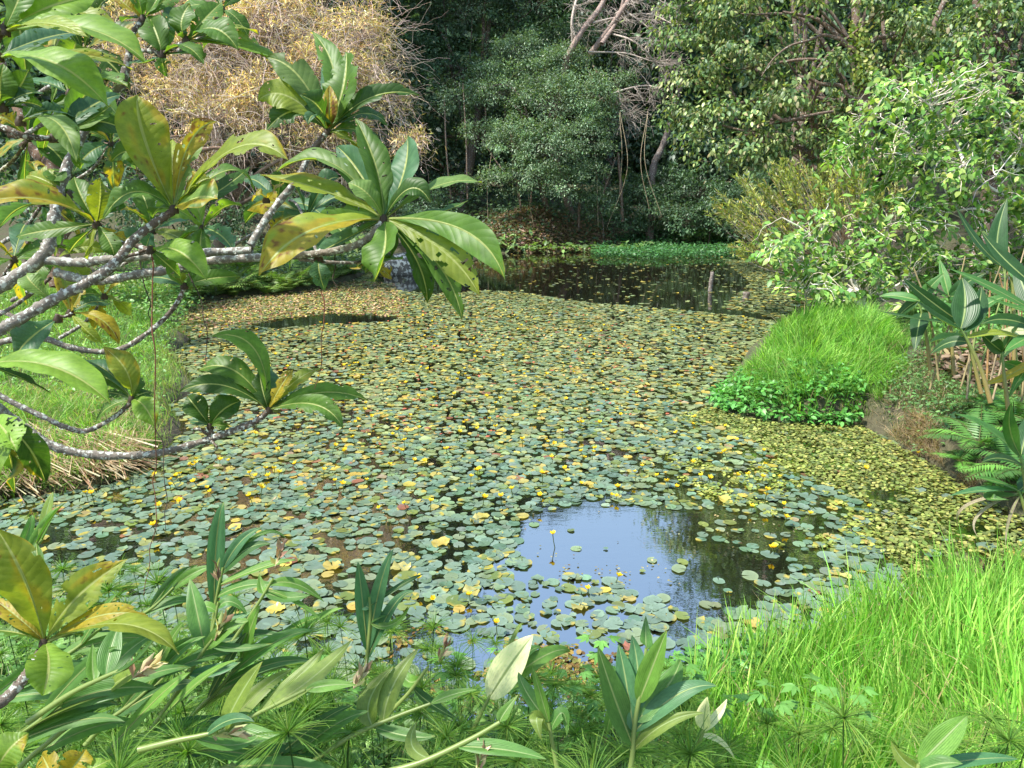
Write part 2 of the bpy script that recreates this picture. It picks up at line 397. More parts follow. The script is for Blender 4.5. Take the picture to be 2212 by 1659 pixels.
def gp(px, py, it=12):
    """picture point -> world point on the terrain"""
    z = 0.
    for _ in range(it):
        p = G(px, py, z); z = .5 * z + .5 * max(0, gz(p[0], p[1]))
    return A([p[0], p[1], z])
def gd(px, d):
    """terrain point in picture column px at ground distance d"""
    x = (px - 1106) / F * d / math.cos(PITCH) * .97
    return A([x, d, gz(x, d)])

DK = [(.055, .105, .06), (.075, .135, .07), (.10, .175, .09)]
MG = [(.10, .175, .095), (.14, .22, .12), (.18, .27, .15), (.24, .32, .21)]
OL = [(.12, .20, .07), (.19, .27, .09), (.28, .33, .12), (.29, .27, .14), (.07, .13, .05)]
# --- yellow leaved willow-like tree, upper left
YL = [(.60, .47, .19), (.50, .38, .19), (.72, .58, .32), (.62, .38, .24), (.30, .32, .12)]
D = 22
yb = [(330, 60, 110, 23), (460, 120, 120, 22), (590, 60, 120, 22), (700, 160, 110, 21.5), (780, 90, 95, 22), (820, 210, 75, 22), (720, 290, 85, 21.5), (600, 230, 110, 21.5),
      (480, 270, 110, 21.5), (380, 220, 90, 22), (880, 320, 52, 21.5), (840, 370, 40, 21.5), (640, 360, 60, 22), (420, 370, 70, 22), (300, 340, 60, 22), (540, -90, 150, 23), (730, -60, 100, 23), (380, -130, 140, 23), (250, 150, 80, 22)]
t = tree('willow_tree', 'yellow leaved tree with a tangle of pale bare twigs on the far left bank', 'tree', (-9.6, 24.5, gz(-9.6, 24.5)), yb, KITE_W, .17, .32, 24, 1.6,
         YL, [4, 2, 3, 2, 1], seed=11, trunk=.2, bark=(.22, .17, .14), droop=.35, flat=.8, upn=.5, twig=.007, twcol=(.50, .41, .36), jit=.3, barkm=M_twig)
rng = np.random.default_rng(12); mb = MB()
for (x, y, r, d) in yb:      # fine arching twigs
    c = W(x, y, d); R = r * d / F; n = int(170 * (r / 80) ** 2)
    s = c + rng.normal(0, .45, (n, 3)) * R; dirn = nrm(rng.normal(0, 1, (n, 3)) + A([.5, -.5, .3])); L = rng.uniform(.5, 1.5, (n, 1, 1)) * min(R, 1.3)
    t_ = np.linspace(0, 1, 7)[None, :, None]
    P = s[:, None] + dirn[:, None] * t_ * L + A([0, 0, -1.]) * (t_ ** 2) * L * rng.uniform(0, .6, (n, 1, 1)) + rng.normal(0, .03, (n, 7, 3))
    tubes(mb, P, np.broadcast_to(np.linspace(.0075, .003, 7), (n, 7)), palette(rng, n, [(.60, .49, .43), (.46, .36, .32), (.68, .58, .5)])[:, None].repeat(7, 1), 3)
mb.build('twigs', M_twig, t)
# --- trees across the pond
def T(*a, **k): return tree(*a, **k)
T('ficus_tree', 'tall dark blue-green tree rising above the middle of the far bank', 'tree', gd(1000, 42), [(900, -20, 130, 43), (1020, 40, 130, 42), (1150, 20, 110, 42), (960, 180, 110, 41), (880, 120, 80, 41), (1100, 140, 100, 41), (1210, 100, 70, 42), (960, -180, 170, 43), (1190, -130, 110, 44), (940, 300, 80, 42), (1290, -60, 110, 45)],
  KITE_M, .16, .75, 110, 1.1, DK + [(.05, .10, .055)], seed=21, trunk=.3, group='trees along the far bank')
T('bushy_tree', 'grey-green small-leaved tree leaning over the litter mound on the far bank', 'tree', gd(1185, 38.5), [(1090, 210, 75, 37), (1190, 240, 95, 36.5), (1270, 215, 70, 37), (1110, 320, 75, 36), (1190, 330, 80, 35.5), (1260, 300, 65, 36), (1070, 400, 45, 36), (1150, 385, 60, 35.5), (1220, 400, 50, 35.5), (1170, 170, 70, 38), (1300, 250, 40, 37), (1040, 300, 50, 37), (1280, 370, 30, 36), (1120, 110, 60, 38.5), (1230, 140, 55, 38), (1050, 170, 50, 38), (985, 220, 45, 38), (1340, 180, 35, 38)],
  KITE_M, .13, .5, 80, 1.35, MG, [2, 3, 3, 2], seed=22, trunk=.16, bark=(.16, .12, .1), group='trees along the far bank')
T('broadleaf_tree', 'big olive and yellow-green leafed tree filling the upper right bank', 'tree', gd(1800, 27), [(1500, 60, 90, 27), (1600, 30, 90, 26), (1500, 180, 70, 27), (1590, 150, 80, 25.5), (1480, 260, 55, 27), (1560, 270, 80, 25.5), (1660, 260, 80, 25), (1540, 350, 45, 25.5), (1630, 340, 70, 25), (1730, 330, 70, 25), (1700, 130, 60, 27), (1720, -60, 120, 27), (1900, -60, 120, 28), (1560, -110, 110, 28), (1890, 200, 80, 25), (1960, 110, 90, 25), (1800, 270, 70, 25.5), (2060, 60, 90, 26), (1900, 20, 55, 23), (1790, 140, 40, 23), (1960, 60, 50, 22.8), (1700, 200, 40, 23), (2080, 110, 55, 22.5), (2150, 50, 60, 22.5), (1760, 10, 40, 23), (1920, 150, 50, 22.8), (1480, -10, 60, 27), (1850, 330, 70, 25)],
  LEAF_B, .18, .62, 44, 1.25, OL, [3, 3, 2.4, 1, 3], seed=23, trunk=.28, bark=(.17, .12, .09), droop=.75, upn=1.0, lean=W(1860, 60, 27), group='trees on the right bank')
T('broadleaf_tree', 'tall dark green tree behind the top right corner with a thick brown trunk', 'tree', gd(2100, 24), [(2130, 60, 100, 24), (2200, 200, 100, 23), (2060, 200, 90, 24.5), (2200, -60, 140, 24), (2000, -120, 140, 26), (2300, 80, 130, 23), (2050, -300, 220, 28), (2350, -250, 220, 27), (2180, 330, 90, 23)],
  LEAF_B, .19, .62, 30, 1.0, OL[:2] + DK, seed=24, trunk=.3, bark=(.1, .07, .05), droop=.6, group='trees on the right bank')
T('canopy_tree', 'very tall tree whose canopy closes the sky behind the upper right bank', 'tree', gd(1700, 34), [(1640, -240, 130, 35), (1760, -330, 200, 35), (1960, -420, 230, 35), (1690, -520, 170, 36), (1850, -680, 220, 36), (1640, -60, 130, 36), (1850, 20, 120, 36), (1600, 100, 110, 36)],
  LEAF_B, .27, .9, 36, 1.0, DK + OL[:1], seed=25, trunk=.35, bark=(.12, .09, .07), group='trees on the right bank')
T('canopy_tree', 'very tall tree above the yellow tree on the left', 'tree', gd(500, 33), [(420, -200, 200, 34), (650, -240, 190, 34), (820, -160, 150, 36), (200, -160, 210, 33), (520, -420, 200, 35), (780, -380, 170, 36), (60, -30, 170, 32), (-160, -60, 200, 32), (900, -300, 130, 40), (880, -520, 150, 40), (640, -620, 190, 36), (380, -560, 200, 34), (760, -800, 190, 38), (500, -880, 210, 36), (150, -480, 220, 33)],
  LEAF_B, .27, .9, 34, 1.0, DK, seed=26, trunk=.35, group='trees on the left bank')
# understory walls
def shrub(name, label, px, dist, blobs, size, cols, seed, group, T_=KITE_M, sub=.4, per=50, cover=1.1, **k):
    return tree(name, label, 'shrub', gd(px, dist), blobs, T_, size, sub, per, cover, cols, seed=seed, trunk=.05, group=group, **k)
UG = 'dark undergrowth shrubs on the far bank'
shrub('shrub', 'dark shrub under the leaning trunk on the far bank', 1400, 39, [(1380, 430, 55, 38.5), (1440, 400, 55, 39), (1420, 470, 45, 37.5), (1350, 480, 40, 38)], .17, DK + MG[:2], 31, UG)
shrub('shrub', 'dark shrub right of the leaning trunk beside the far water', 1520, 38, [(1500, 420, 60, 38), (1540, 470, 50, 37), (1480, 480, 45, 37), (1580, 440, 60, 37)], .17, DK + MG[:1], 32, UG)
shrub('shrub', 'green shrub with paler leaves at the right end of the litter mound', 1300, 38, [(1290, 450, 32, 36.5), (1320, 430, 40, 38), (1260, 420, 30, 37)], .17, MG, 33, UG)
shrub('shrub', 'dark shrub in the far bank behind the yellow bush', 1680, 34, [(1620, 480, 60, 33), (1700, 470, 70, 33), (1660, 420, 70, 34), (1760, 490, 60, 32)], .17, DK, 34, UG)
shrub('shrub', 'dark shrub at the water edge left of the litter mound', 1010, 38, [(980, 420, 50, 38), (930, 460, 55, 37), (1000, 500, 40, 37), (890, 500, 50, 36)], .16, DK[:2], 35, UG)
shrub('shrub', 'dark shrub behind the fern bank on the left', 700, 31, [(560, 480, 80, 30), (680, 470, 70, 30), (780, 500, 60, 31), (850, 470, 60, 33), (620, 540, 40, 29)], .16, DK, 36, UG)
LG = 'dark undergrowth shrubs on the left bank'
shrub('shrub', 'dark broad-leaved shrub behind the shaggy branch on the left bank', -8.5, 20, [(60, 380, 90, 17), (180, 400, 80, 18), (280, 430, 70, 19), (120, 480, 70, 17), (-60, 430, 90, 16)], .16, DK + MG[:1], 37, LG, T_=LEAF_B, sub=.45, per=32)
shrub('shrub', 'dark shrub beneath the yellow tree behind the branches', 380, 23, [(360, 460, 70, 21), (460, 470, 70, 22), (400, 520, 50, 20.5), (250, 500, 50, 18)], .14, DK + MG[:1], 38, LG)
shrub('shrub', 'dark leafy mass behind the top left leaves', 60, 22, [(40, 80, 110, 21), (150, 200, 100, 21), (-60, 220, 120, 20), (180, 40, 90, 23), (20, 290, 80, 20)], .18, DK + MG[:1], 39, LG, T_=LEAF_B, sub=.5, per=36)
# gap fillers further back, real trees one by one
for q, (px, dd, bl, lab) in enumerate([
    (1300, 50, [(1300, 330, 110, 50), (1380, 200, 120, 52), (1260, 120, 110, 52), (1400, 340, 90, 50), (1330, -10, 120, 54), (1250, -120, 130, 54), (1430, 60, 100, 52), (1340, -150, 110, 56), (1450, -120, 130, 54)], 'shadowy tree deep in the woods behind the bare twigs'),
    (1500, 48, [(1480, 330, 100, 47), (1560, 380, 100, 46), (1440, 430, 70, 47), (1640, 420, 90, 44)], 'shadowy tree deep in the woods behind the leaning trunk'),
    (980, 50, [(940, 380, 110, 48), (1040, 420, 90, 48), (860, 300, 110, 48), (1000, 240, 120, 50), (1120, 440, 80, 47), (870, 440, 90, 46)], 'shadowy tree deep in the woods above the dark far water'),
    (1900, 38, [(1820, 180, 120, 36), (1960, 300, 130, 34), (2100, 150, 130, 34), (1740, 200, 110, 37), (2240, 300, 140, 32), (1840, 440, 100, 32), (1900, 60, 90, 38)], 'shadowy tree behind the epiphyte covered trunk'),
    (500, 40, [(300, 300, 160, 36), (500, 360, 150, 37), (700, 380, 130, 38), (420, 500, 110, 34), (620, 200, 160, 38), (820, 240, 120, 40), (300, 80, 170, 36), (820, 60, 130, 42)], 'shadowy tree behind the yellow tree')]):
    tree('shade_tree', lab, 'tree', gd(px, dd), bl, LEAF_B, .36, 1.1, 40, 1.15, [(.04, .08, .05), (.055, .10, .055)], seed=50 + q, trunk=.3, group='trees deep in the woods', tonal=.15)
rng = np.random.default_rng(60); mb = MB()
n = 230000; th = rng.uniform(-1.3, 1.3, n); rr = rng.uniform(60, 74, n); x = np.sin(th) * rr; y = np.cos(th) * rr * .92 + 6
z = rng.uniform(0, 1, n) ** .9 * (30 + 5 * vnoise(th * 30, th * 0, .5, 9) - 13 * np.exp(-((th - .13) / .17) ** 4)) + 2
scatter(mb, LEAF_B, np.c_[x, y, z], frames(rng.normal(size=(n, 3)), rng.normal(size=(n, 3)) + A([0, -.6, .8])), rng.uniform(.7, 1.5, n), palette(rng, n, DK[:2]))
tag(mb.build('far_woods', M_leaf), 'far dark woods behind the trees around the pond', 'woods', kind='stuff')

# --- bare grey-white limbed tree in the far middle
rng = np.random.default_rng(70)
root = thing('bare_tree', 'leafless tree with pale twigs drooping over the middle of the far bank', 'tree', gd(1240, 41), 'trees along the far bank')
mb = MB(); mt = MB(); d = 37.5
for pts, r0, r1 in [([(1222, 130), (1255, 70), (1300, 10), (1330, -70)], .17, .1), ([(1275, 118), (1310, 70), (1345, 20), (1400, -60)], .16, .09), ([(1300, 95), (1335, 40), (1352, -30)], .12, .06), ([(1238, 95), (1236, 40), (1250, -20)], .09, .05),
                    ([(1280, 50), (1330, 38), (1400, 30), (1450, 50)], .06, .02), ([(1310, 70), (1370, 90), (1420, 140), (1440, 175)], .05, .015), ([(1270, 112), (1350, 115), (1400, 130), (1440, 140)], .05, .015), ([(1330, 30), (1390, -10), (1460, 20)], .05, .02),
                    ([(1345, 20), (1400, 60), (1430, 110)], .05, .015), ([(1260, 236), (1330, 200), (1390, 185), (1420, 190)], .07, .02), ([(1336, 192), (1345, 240), (1355, 260)], .03, .01)]:
    P = limb(mb, [W(x, y, d + rng.normal(0, .3)) for x, y in pts], r0, r1, (.30, .22, .19) if r0 > .1 else (.46, .39, .34), rng, 7)
    for _ in range(16 if r0 < .1 else 8):
        s = P[rng.integers(len(P) // 4, len(P))]; dr = nrm(A([rng.normal(.6, .5), rng.normal(0, .5), rng.normal(0, .5)]))
        for _ in range(2):
            L = rng.uniform(.6, 1.6); t_ = np.linspace(0, 1, 7)[:, None]; dr = nrm(dr + rng.normal(0, .4, 3))
            Q = s + dr * t_ * L + A([0, 0, -1]) * t_ ** 2 * L * .15 + rng.normal(0, .03, (7, 3)); tubes(mt, Q, np.linspace(.016, .006, 7), (.5, .44, .39), 3)
            for k in range(5):
                q0 = Q[rng.integers(2, 7)]; dd = nrm(dr + rng.normal(0, .8, 3)); l = rng.uniform(.2, .6)
                tubes(mt, q0 + dd * np.linspace(0, 1, 4)[:, None] * l + A([0, 0, -.3]) * np.linspace(0, 1, 4)[:, None] ** 2 * l, np.linspace(.008, .004, 4), (.5, .44, .39), 3)
limb(mb, [gd(1240, 41) - [0, 0, .2], W(1200, 330, 39), W(1222, 130, d)], .22, .17, (.25, .19, .16), rng)
mb.build('trunk', M_bark, root); mt.build('twigs', M_twig, root)

# --- visible limbs of the right hand trees
root = thing('leaning_tree', 'limb-heavy brown tree with a creeper covered trunk in the upper right', 'tree', gd(1865, 24.5), 'trees on the right bank')
mb = MB(); BR = (.14, .10, .075)
for pts, r0, r1, d in [([(1870, 260), (1862, 150), (1850, 60), (1856, -60)], .2, .14, 24.0), ([(1855, 115), (1832, 100), (1797, 66), (1765, 42), (1725, 32), (1690, 26)], .10, .04, 23.8), ([(1862, 118), (1878, 98), (1895, 82), (1912, 80), (1928, 74), (1932, 82)], .07, .09, 23.8),
                       ([(1812, 84), (1780, 76), (1745, 88), (1705, 100), (1670, 128), (1645, 165)], .06, .015, 23.6), ([(1724, 168), (1750, 170), (1772, 181), (1815, 185), (1830, 205), (1855, 216)], .07, .05, 23.4), ([(1670, 248), (1692, 260), (1720, 257), (1745, 250), (1800, 240)], .06, .04, 23.4),
                       ([(1905, 0), (1908, 60), (1912, 110)], .06, .06, 24), ([(2010, 75), (2025, 35), (2050, -20)], .09, .08, 23.6), ([(2110, 0), (2125, 90), (2150, 160), (2165, 210)], .13, .18, 23.5), ([(1735, 45), (1736, 90), (1732, 115)], .025, .02, 23.6)]:
    limb(mb, [W(x, y, d) for x, y in pts], r0, r1, BR, rng, 8)
limb(mb, [gd(1865, 24.5) - [0, 0, .2], W(1875, 420, 24.2), W(1870, 260, 24.0)], .24, .2, BR, rng, 8)
mb.build('trunk', M_bark, root)
mb = MB(); n = 420; t_ = rng.uniform(0, 1, n)
P = np.where(t_[:, None] < .8, W(1850, 55, 23.8) + (W(1862, 165, 23.8) - W(1850, 55, 23.8)) * (t_[:, None] / .8), W(1862, 165, 23.8)) + rng.normal(0, .16, (n, 3)) + A([0, -.15, 0])
scatter(mb, leaf6(.9, .1), P, frames(rng.normal(size=(n, 3)) + A([0, -.3, -.6]), rng.normal(size=(n, 3)) * .4 + A([0, -1, .5])), rng.uniform(.10, .16, n), palette(rng, n, [(.22, .30, .05), (.12, .2, .04), (.3, .34, .08)]))
tag(mb.build('creeper', M_leaf, root), 'yellow-green creeper leaves climbing the trunk')
root = thing('dead_tree', 'slanting bare trunk standing in the dark gap of the far bank', 'tree', gd(1400, 39.5), 'trees along the far bank')
mb = MB(); limb(mb, [gd(1398, 39) - [0, 0, .2], W(1410, 372, 38.5), W(1425, 330, 38.5), W(1442, 285, 38.5), W(1480, 150, 39)], .2, .13, (.16, .13, .12), rng, 8); mb.build('trunk', M_bark, root)
for q, (x0, y0, x1, y1, r, lab) in enumerate([(1113, 380, 1120, 500, .05, 'thin brown stem rising left of the litter mound'), (1150, 400, 1158, 480, .06, 'brown stem rising from the litter mound'), (1258, 400, 1250, 500, .08, 'leaning grey stem at the right of the litter mound'), (1335, 330, 1345, 480, .09, 'dark upright stem in the far gap'),
        (1000, 180, 1010, 430, .05, 'thin dark stem among the far ficus leaves'), (960, 210, 975, 440, .05, 'pale bamboo-like stem in the dark far left gap'), (1035, 180, 1045, 300, .04, 'second bamboo-like stem above the grey-green tree'), (1300, 430, 1330, 340, .05, 'slanting thin stem beside the grey-green tree')]):
    mb = MB(); limb(mb, [W(x1, y1, 37.5), W((x0 + x1) / 2 + rng.normal(0, 4), (y0 + y1) / 2, 37.3), W(x0, y0, 37.5)], r, r * .7, (.17, .12, .09), rng, 6)
    tag(mb.build('stem', M_bark), lab, 'tree stem', 'thin stems on the far bank')
for q in range(9):
    mb = MB(); x = rng.uniform(1250, 1400) if q < 5 else rng.uniform(1000, 1250); y0 = rng.uniform(230, 330); y1 = rng.uniform(420, 500)
    limb(mb, [W(x, y0, 36.2), W(x + rng.normal(0, 12), (y0 + y1) / 2, 36.0), W(x + rng.normal(0, 14), y1, 36.2)], .015, .012, (.3, .25, .17), rng, 4)
    tag(mb.build('hanging_vine', M_twig), 'thin vine hanging before the dark woods of the far bank', 'vine', 'vines hanging on the far bank')

# --- bright green shrub with white branches, right
rng = np.random.default_rng(80)
root = thing('mulberry_shrub', 'bright green spreading shrub with whitish branches on the right bank', 'shrub', gd(1880, 16), 'right bank shrubs')
mb = MB(); lv = MB(); WB = (.66, .63, .56); d = 13.5
spine = [([(2300, 640), (2212, 612), (2128, 587), (2064, 578), (1999, 581), (1892, 598), (1840, 604)], .042, .012), ([(1878, 694), (1845, 640), (1823, 602), (1790, 540), (1775, 500)], .07, .03), ([(1880, 694), (1860, 640), (1830, 590), (1800, 560)], .06, .03),
         ([(2250, 470), (2128, 398), (2085, 357), (2021, 335), (1956, 333), (1849, 331)], .032, .01), ([(2260, 540), (2212, 494), (2160, 470), (2107, 451), (2021, 464), (1960, 480), (1880, 500)], .032, .01), ([(2100, 360), (2000, 310), (1930, 270), (1880, 240)], .03, .01),
         ([(1999, 581), (1930, 620), (1860, 645), (1790, 650), (1740, 640)], .025, .008), ([(1823, 602), (1780, 590), (1720, 560), (1660, 530)], .03, .008), ([(2250, 330), (2180, 250), (2120, 200), (2060, 160)], .026, .008), ([(2230, 300), (2190, 330), (2150, 380)], .015, .008), ([(1800, 560), (1740, 500), (1690, 470)], .03, .01),
         ([(2085, 357), (2060, 300), (2010, 230), (1950, 190)], .03, .01)]
P0 = []
for pts, r0, r1 in spine:
    dd = d + rng.normal(0, .5); P = limb(mb, [W(x, y, dd + rng.normal(0, .15)) for x, y in pts], r0, r1, WB, rng, 6); P0.append(P[::2])
P0 = np.vstack(P0)
bl = [(1650, 545, 35), (1690, 605, 30), (1690, 540, 45), (1740, 600, 40), (1800, 640, 40), (1850, 660, 35), (1910, 640, 45), (1970, 600, 45), (2060, 590, 50), (1760, 560, 55), (1740, 500, 40), (1840, 540, 60), (1900, 560, 60), (1830, 620, 45), (1760, 620, 40), (1960, 530, 60), (2040, 520, 60), (2120, 540, 55), (2180, 560, 50), (1820, 460, 50), (1900, 450, 50), (2000, 440, 60), (2090, 430, 60), (2180, 440, 60), (1860, 350, 50), (1940, 380, 55), (1900, 300, 50), (1800, 330, 40), (1980, 300, 60), (2060, 330, 60), (2150, 330, 60), (1850, 250, 45), (1930, 220, 50), (2010, 230, 55), (2100, 250, 60), (2190, 240, 60), (2080, 170, 45), (2000, 170, 40), (2160, 170, 50), (2230, 350, 60), (2250, 500, 60), (2240, 610, 50), (2100, 620, 45), (1990, 620, 40), (2050, 380, 50)]
tips = []
for x, y, r in bl:
    dd = d + rng.normal(0, .7); n = int(17 * (r / 50) ** 2)
    a = rng.uniform(0, 6.28, n); q = np.sqrt(rng.uniform(0, 1, n)) * r
    for k in range(n): tips.append(W(x + q[k] * math.cos(a[k]), y + q[k] * math.sin(a[k]) * .8, dd + rng.normal(0, .45)))
tips = A(tips); near = P0[np.argmin(((tips[:, None] - P0[None]) ** 2).sum(-1) + rng.uniform(0, .35, (len(tips), len(P0))), 1)]
t_ = np.linspace(0, 1, 8)[None, :, None]; n = len(tips)
P = near[:, None] + (tips - near)[:, None] * t_ + A([0, 0, .35]) * (t_ * (1 - t_)) + rng.normal(0, .22, (n, 1, 3)) * (t_ * (1 - t_)) * 2 + rng.normal(0, .013, (n, 8, 3))
tubes(mb, P, np.broadcast_to(np.linspace(.011, .004, 8), (n, 8)), palette(rng, n, [(.66, .62, .55), (.5, .46, .38)])[:, None].repeat(8, 1), 4)
per = 12; k = np.repeat(np.arange(n), per); m = n * per; s = rng.uniform(0, .6, (m, 1))
dirn = nrm(tips - P[:, 5])[k]; pos = tips[k] - dirn * s + rng.normal(0, .035, (m, 3))
ax = dirn * .6 + rng.normal(0, .6, (m, 3)); ax[:, 2] = ax[:, 2] * .5 - .25
lt = np.exp(rng.normal(0, .2, n))[k]
scatter(lv, LEAF_B, pos, frames(ax, rng.normal(0, .33, (m, 3)) + A([0, -.3, 1.])), rng.uniform(.09, .18, m), palette(rng, m, [(.15, .30, .06), (.22, .38, .08), (.10, .22, .05), (.32, .42, .10)]) * lt[:, None])
mb.build('branches', M_twig, root); lv.build('foliage', M_leaf, root)
# --- yellowish shrub behind it, orange twigs over the water
rng = np.random.default_rng(81)
root = thing('yellow_shrub', 'olive-yellow shrub with orange twigs reaching over the water on the right', 'shrub', gd(1830, 21), 'right bank shrubs')
mb = MB(); lv = MB(); d = 18
tips = []
for x, y, r in [(1560, 440, 40), (1600, 470, 40), (1620, 400, 45), (1680, 430, 50), (1740, 400, 50), (1800, 380, 50), (1700, 360, 45), (1770, 440, 45), (1850, 420, 50), (1600, 530, 30), (1660, 500, 40), (1640, 560, 25), (1900, 400, 60), (1840, 340, 50), (1740, 480, 40)]:
    for _ in range(int(26 * (r / 45) ** 2)): a = rng.uniform(0, 6.28); q = math.sqrt(rng.uniform()) * r; tips.append(W(x + q * math.cos(a), y + q * math.sin(a) * .8, d + rng.normal(0, .7)))
tips = A(tips); n = len(tips); src = A([W(min(1920, proj(q)[0] * .45 + 1900 * .55 + rng.normal(0, 25)), 585, 18.5 + rng.normal(0, .3)) for q in tips])
t_ = np.linspace(0, 1, 10)[None, :, None]
P = src[:, None] + (tips - src)[:, None] * t_ + A([0, 0, -.9]) * (t_ * (1 - t_)) * rng.uniform(-.6, 1.2, (n, 1, 1)) + rng.normal(0, .015, (n, 10, 3))
tubes(mb, P, np.broadcast_to(np.linspace(.014, .004, 10), (n, 10)), palette(rng, n, [(.4, .27, .16), (.4, .34, .26), (.5, .44, .36)])[:, None].repeat(10, 1), 3)
per = 30; k = np.repeat(np.arange(n), per); m = n * per; s = rng.uniform(0, .55, (m, 1)); dirn = nrm(tips - P[:, 7])[k]
pos = tips[k] - dirn * s; ax = dirn + rng.normal(0, .5, (m, 3)); lt = np.exp(rng.normal(0, .25, n))[k]
scatter(lv, kite(.26), pos, frames(ax, rng.normal(0, .5, (m, 3)) + A([0, 0, 1.])), rng.uniform(.09, .16, m), palette(rng, m, [(.24, .29, .08), (.34, .36, .10), (.52, .46, .12), (.16, .22, .06)], [3, 3, 1, 2]) * lt[:, None])
mb.build('branches', M_twig, root); lv.build('foliage', M_leaf, root)
# --- shaggy branch on the far left
root = thing('shaggy_tree', 'old tree with shaggy brown bark and a crooked sideways limb on the left bank', 'tree', gd(110, 14.5), 'trees on the left bank')
mb = MB(); SB = (.17, .11, .075); d = 13.5
for pts, r0, r1 in [([(60, 300), (90, 335), (110, 350), (150, 345), (195, 325), (250, 320), (320, 330), (380, 345)], .16, .05), ([(130, 620), (125, 500), (128, 420), (108, 350)], .2, .13), ([(108, 350), (70, 300), (20, 290)], .1, .06), ([(60, 290), (30, 200), (-20, 100)], .12, .08), ([(380, 345), (460, 320), (540, 330)], .05, .02), ([(300, 330), (350, 300), (420, 290)], .03, .01)]:
    limb(mb, [W(x, y, d) for x, y in pts], r0, r1, SB, rng, 9, rough=.14)
mb.build('trunk', M_bark, root)
lv = MB(); crown(lv, MB(), rng, [(W(x, y, 14.5), r * 14.5 / F) for x, y, r in [(-40, 180, 90), (60, 120, 80), (20, 420, 50), (250, 400, 50), (190, 260, 40)]], LEAF_B, .14, .35, 22, .8, DK + MG[:2], twig=0)
lv.build('crown', M_leaf, root)
# ------------------------------------------------------------------ lily pads
rng = np.random.default_rng(5)
pool = [(1120, 1145), (1150, 1110), (1240, 1092), (1330, 1088), (1460, 1100), (1560, 1105), (1700, 1120), (1790, 1150), (1790, 1200), (1700, 1230), (1650, 1300), (1500, 1360), (1400, 1420), (1200, 1420), (1180, 1340), (1170, 1260), (1120, 1200)]
farop = [(760, 622), (800, 600), (850, 560), (1100, 545), (1720, 545), (1760, 600), (1740, 705), (1600, 683), (1420, 665), (1250, 652), (1130, 632), (1040, 628), (940, 634), (860, 628)]
littr = [(380, 690), (420, 650), (520, 636), (650, 624), (760, 606), (850, 612), (880, 660), (860, 690), (760, 688), (560, 700), (440, 716)]
slit = [(535, 704), (620, 688), (720, 677), (860, 684), (850, 694), (700, 700), (600, 711)]
strip = [(1520, 880), (1560, 890), (1660, 912), (1860, 920), (1950, 970), (2060, 1030), (2110, 1070), (2240, 1130), (2300, 1300), (2000, 1300), (1890, 1180), (1880, 1090), (1760, 1040), (1620, 950), (1500, 900)]
foot = [(820, 1390), (900, 1350), (1060, 1375), (1200, 1400), (1300, 1390), (1440, 1395), (1500, 1440), (1450, 1560), (1000, 1560), (860, 1450)]
def pad_density(px, py):
    r = np.interp(py, [620, 760, 950, 1100], [.70, .74, .90, .95])
    r = np.where(inpoly(px, py, pool), .035, r)
    r = np.where(inpoly(px, py, [(1170, 1255), (1300, 1235), (1480, 1330), (1440, 1420), (1100, 1430)]), .62, r)
    r = np.where(inpoly(px, py, [(1480, 1110), (1790, 1130), (1780, 1215), (1620, 1210), (1500, 1160)]), .30, r)
    r = np.where(inpoly(px, py, farop), .03, r)
    r = np.where(inpoly(px, py, [(1560, 560), (1760, 570), (1740, 700), (1560, 665), (1620, 610)]), .55, r)
    r = np.where(inpoly(px, py, [(1000, 640), (1260, 655), (1420, 668), (1260, 700), (900, 660)]), .75, r)
    r = np.where(inpoly(px, py, littr), .45, r)
    r = np.where(inpoly(px, py, slit), .0, r)
    r = np.where(inpoly(px, py, strip), .05, r)
    r = np.where(inpoly(px, py, [(1600, 960), (1880, 1090), (1890, 1180), (1780, 1130), (1500, 1090), (1400, 1040)]), .55, r)
    r = np.where(inpoly(px, py, foot), .10, r)
    # loose dark gaps in the near left part
    g = vnoise(px * 1.0, py * 1.9, .011, 4)
    r = np.where((py > 1100) & (px < 1150) & (g < .36) & (r > .6), .45, r)
    g = vnoise(px * 1.0, py * 2.2, .03, 7); r = np.where((r > .8) & (g < .3) & (py > 720), .6, r)
    return r
def padmesh(rng, n=16, ruf=.05, lift=.10, cup=0):
    a0 = rng.uniform(.10, .17); a = np.linspace(a0, 2 * np.pi - a0, n) + np.pi / 2
    r = 1 + rng.normal(0, ruf * .5, n) + .06 * np.sin(a * 2 + rng.uniform(0, 6)); r[0] = r[-1] = .93
    rim = np.c_[np.cos(a) * r, np.sin(a) * r, np.abs(rng.normal(0, lift, n)) + cup * .3]
    mid = rim * A([.55, .55, .35]); v = np.vstack([[0, .04, 0], mid, rim])
    f = [[0, 1 + i, 2 + i] for i in range(n - 1)]
    q = [[1 + i, 1 + n + i, 2 + n + i, 2 + i] for i in range(n - 1)]
    tri = A(f + [[x[0], x[1], x[2]] for x in q] + [[x[0], x[2], x[3]] for x in q])
    return v, tri, np.zeros((len(v), 2)), n
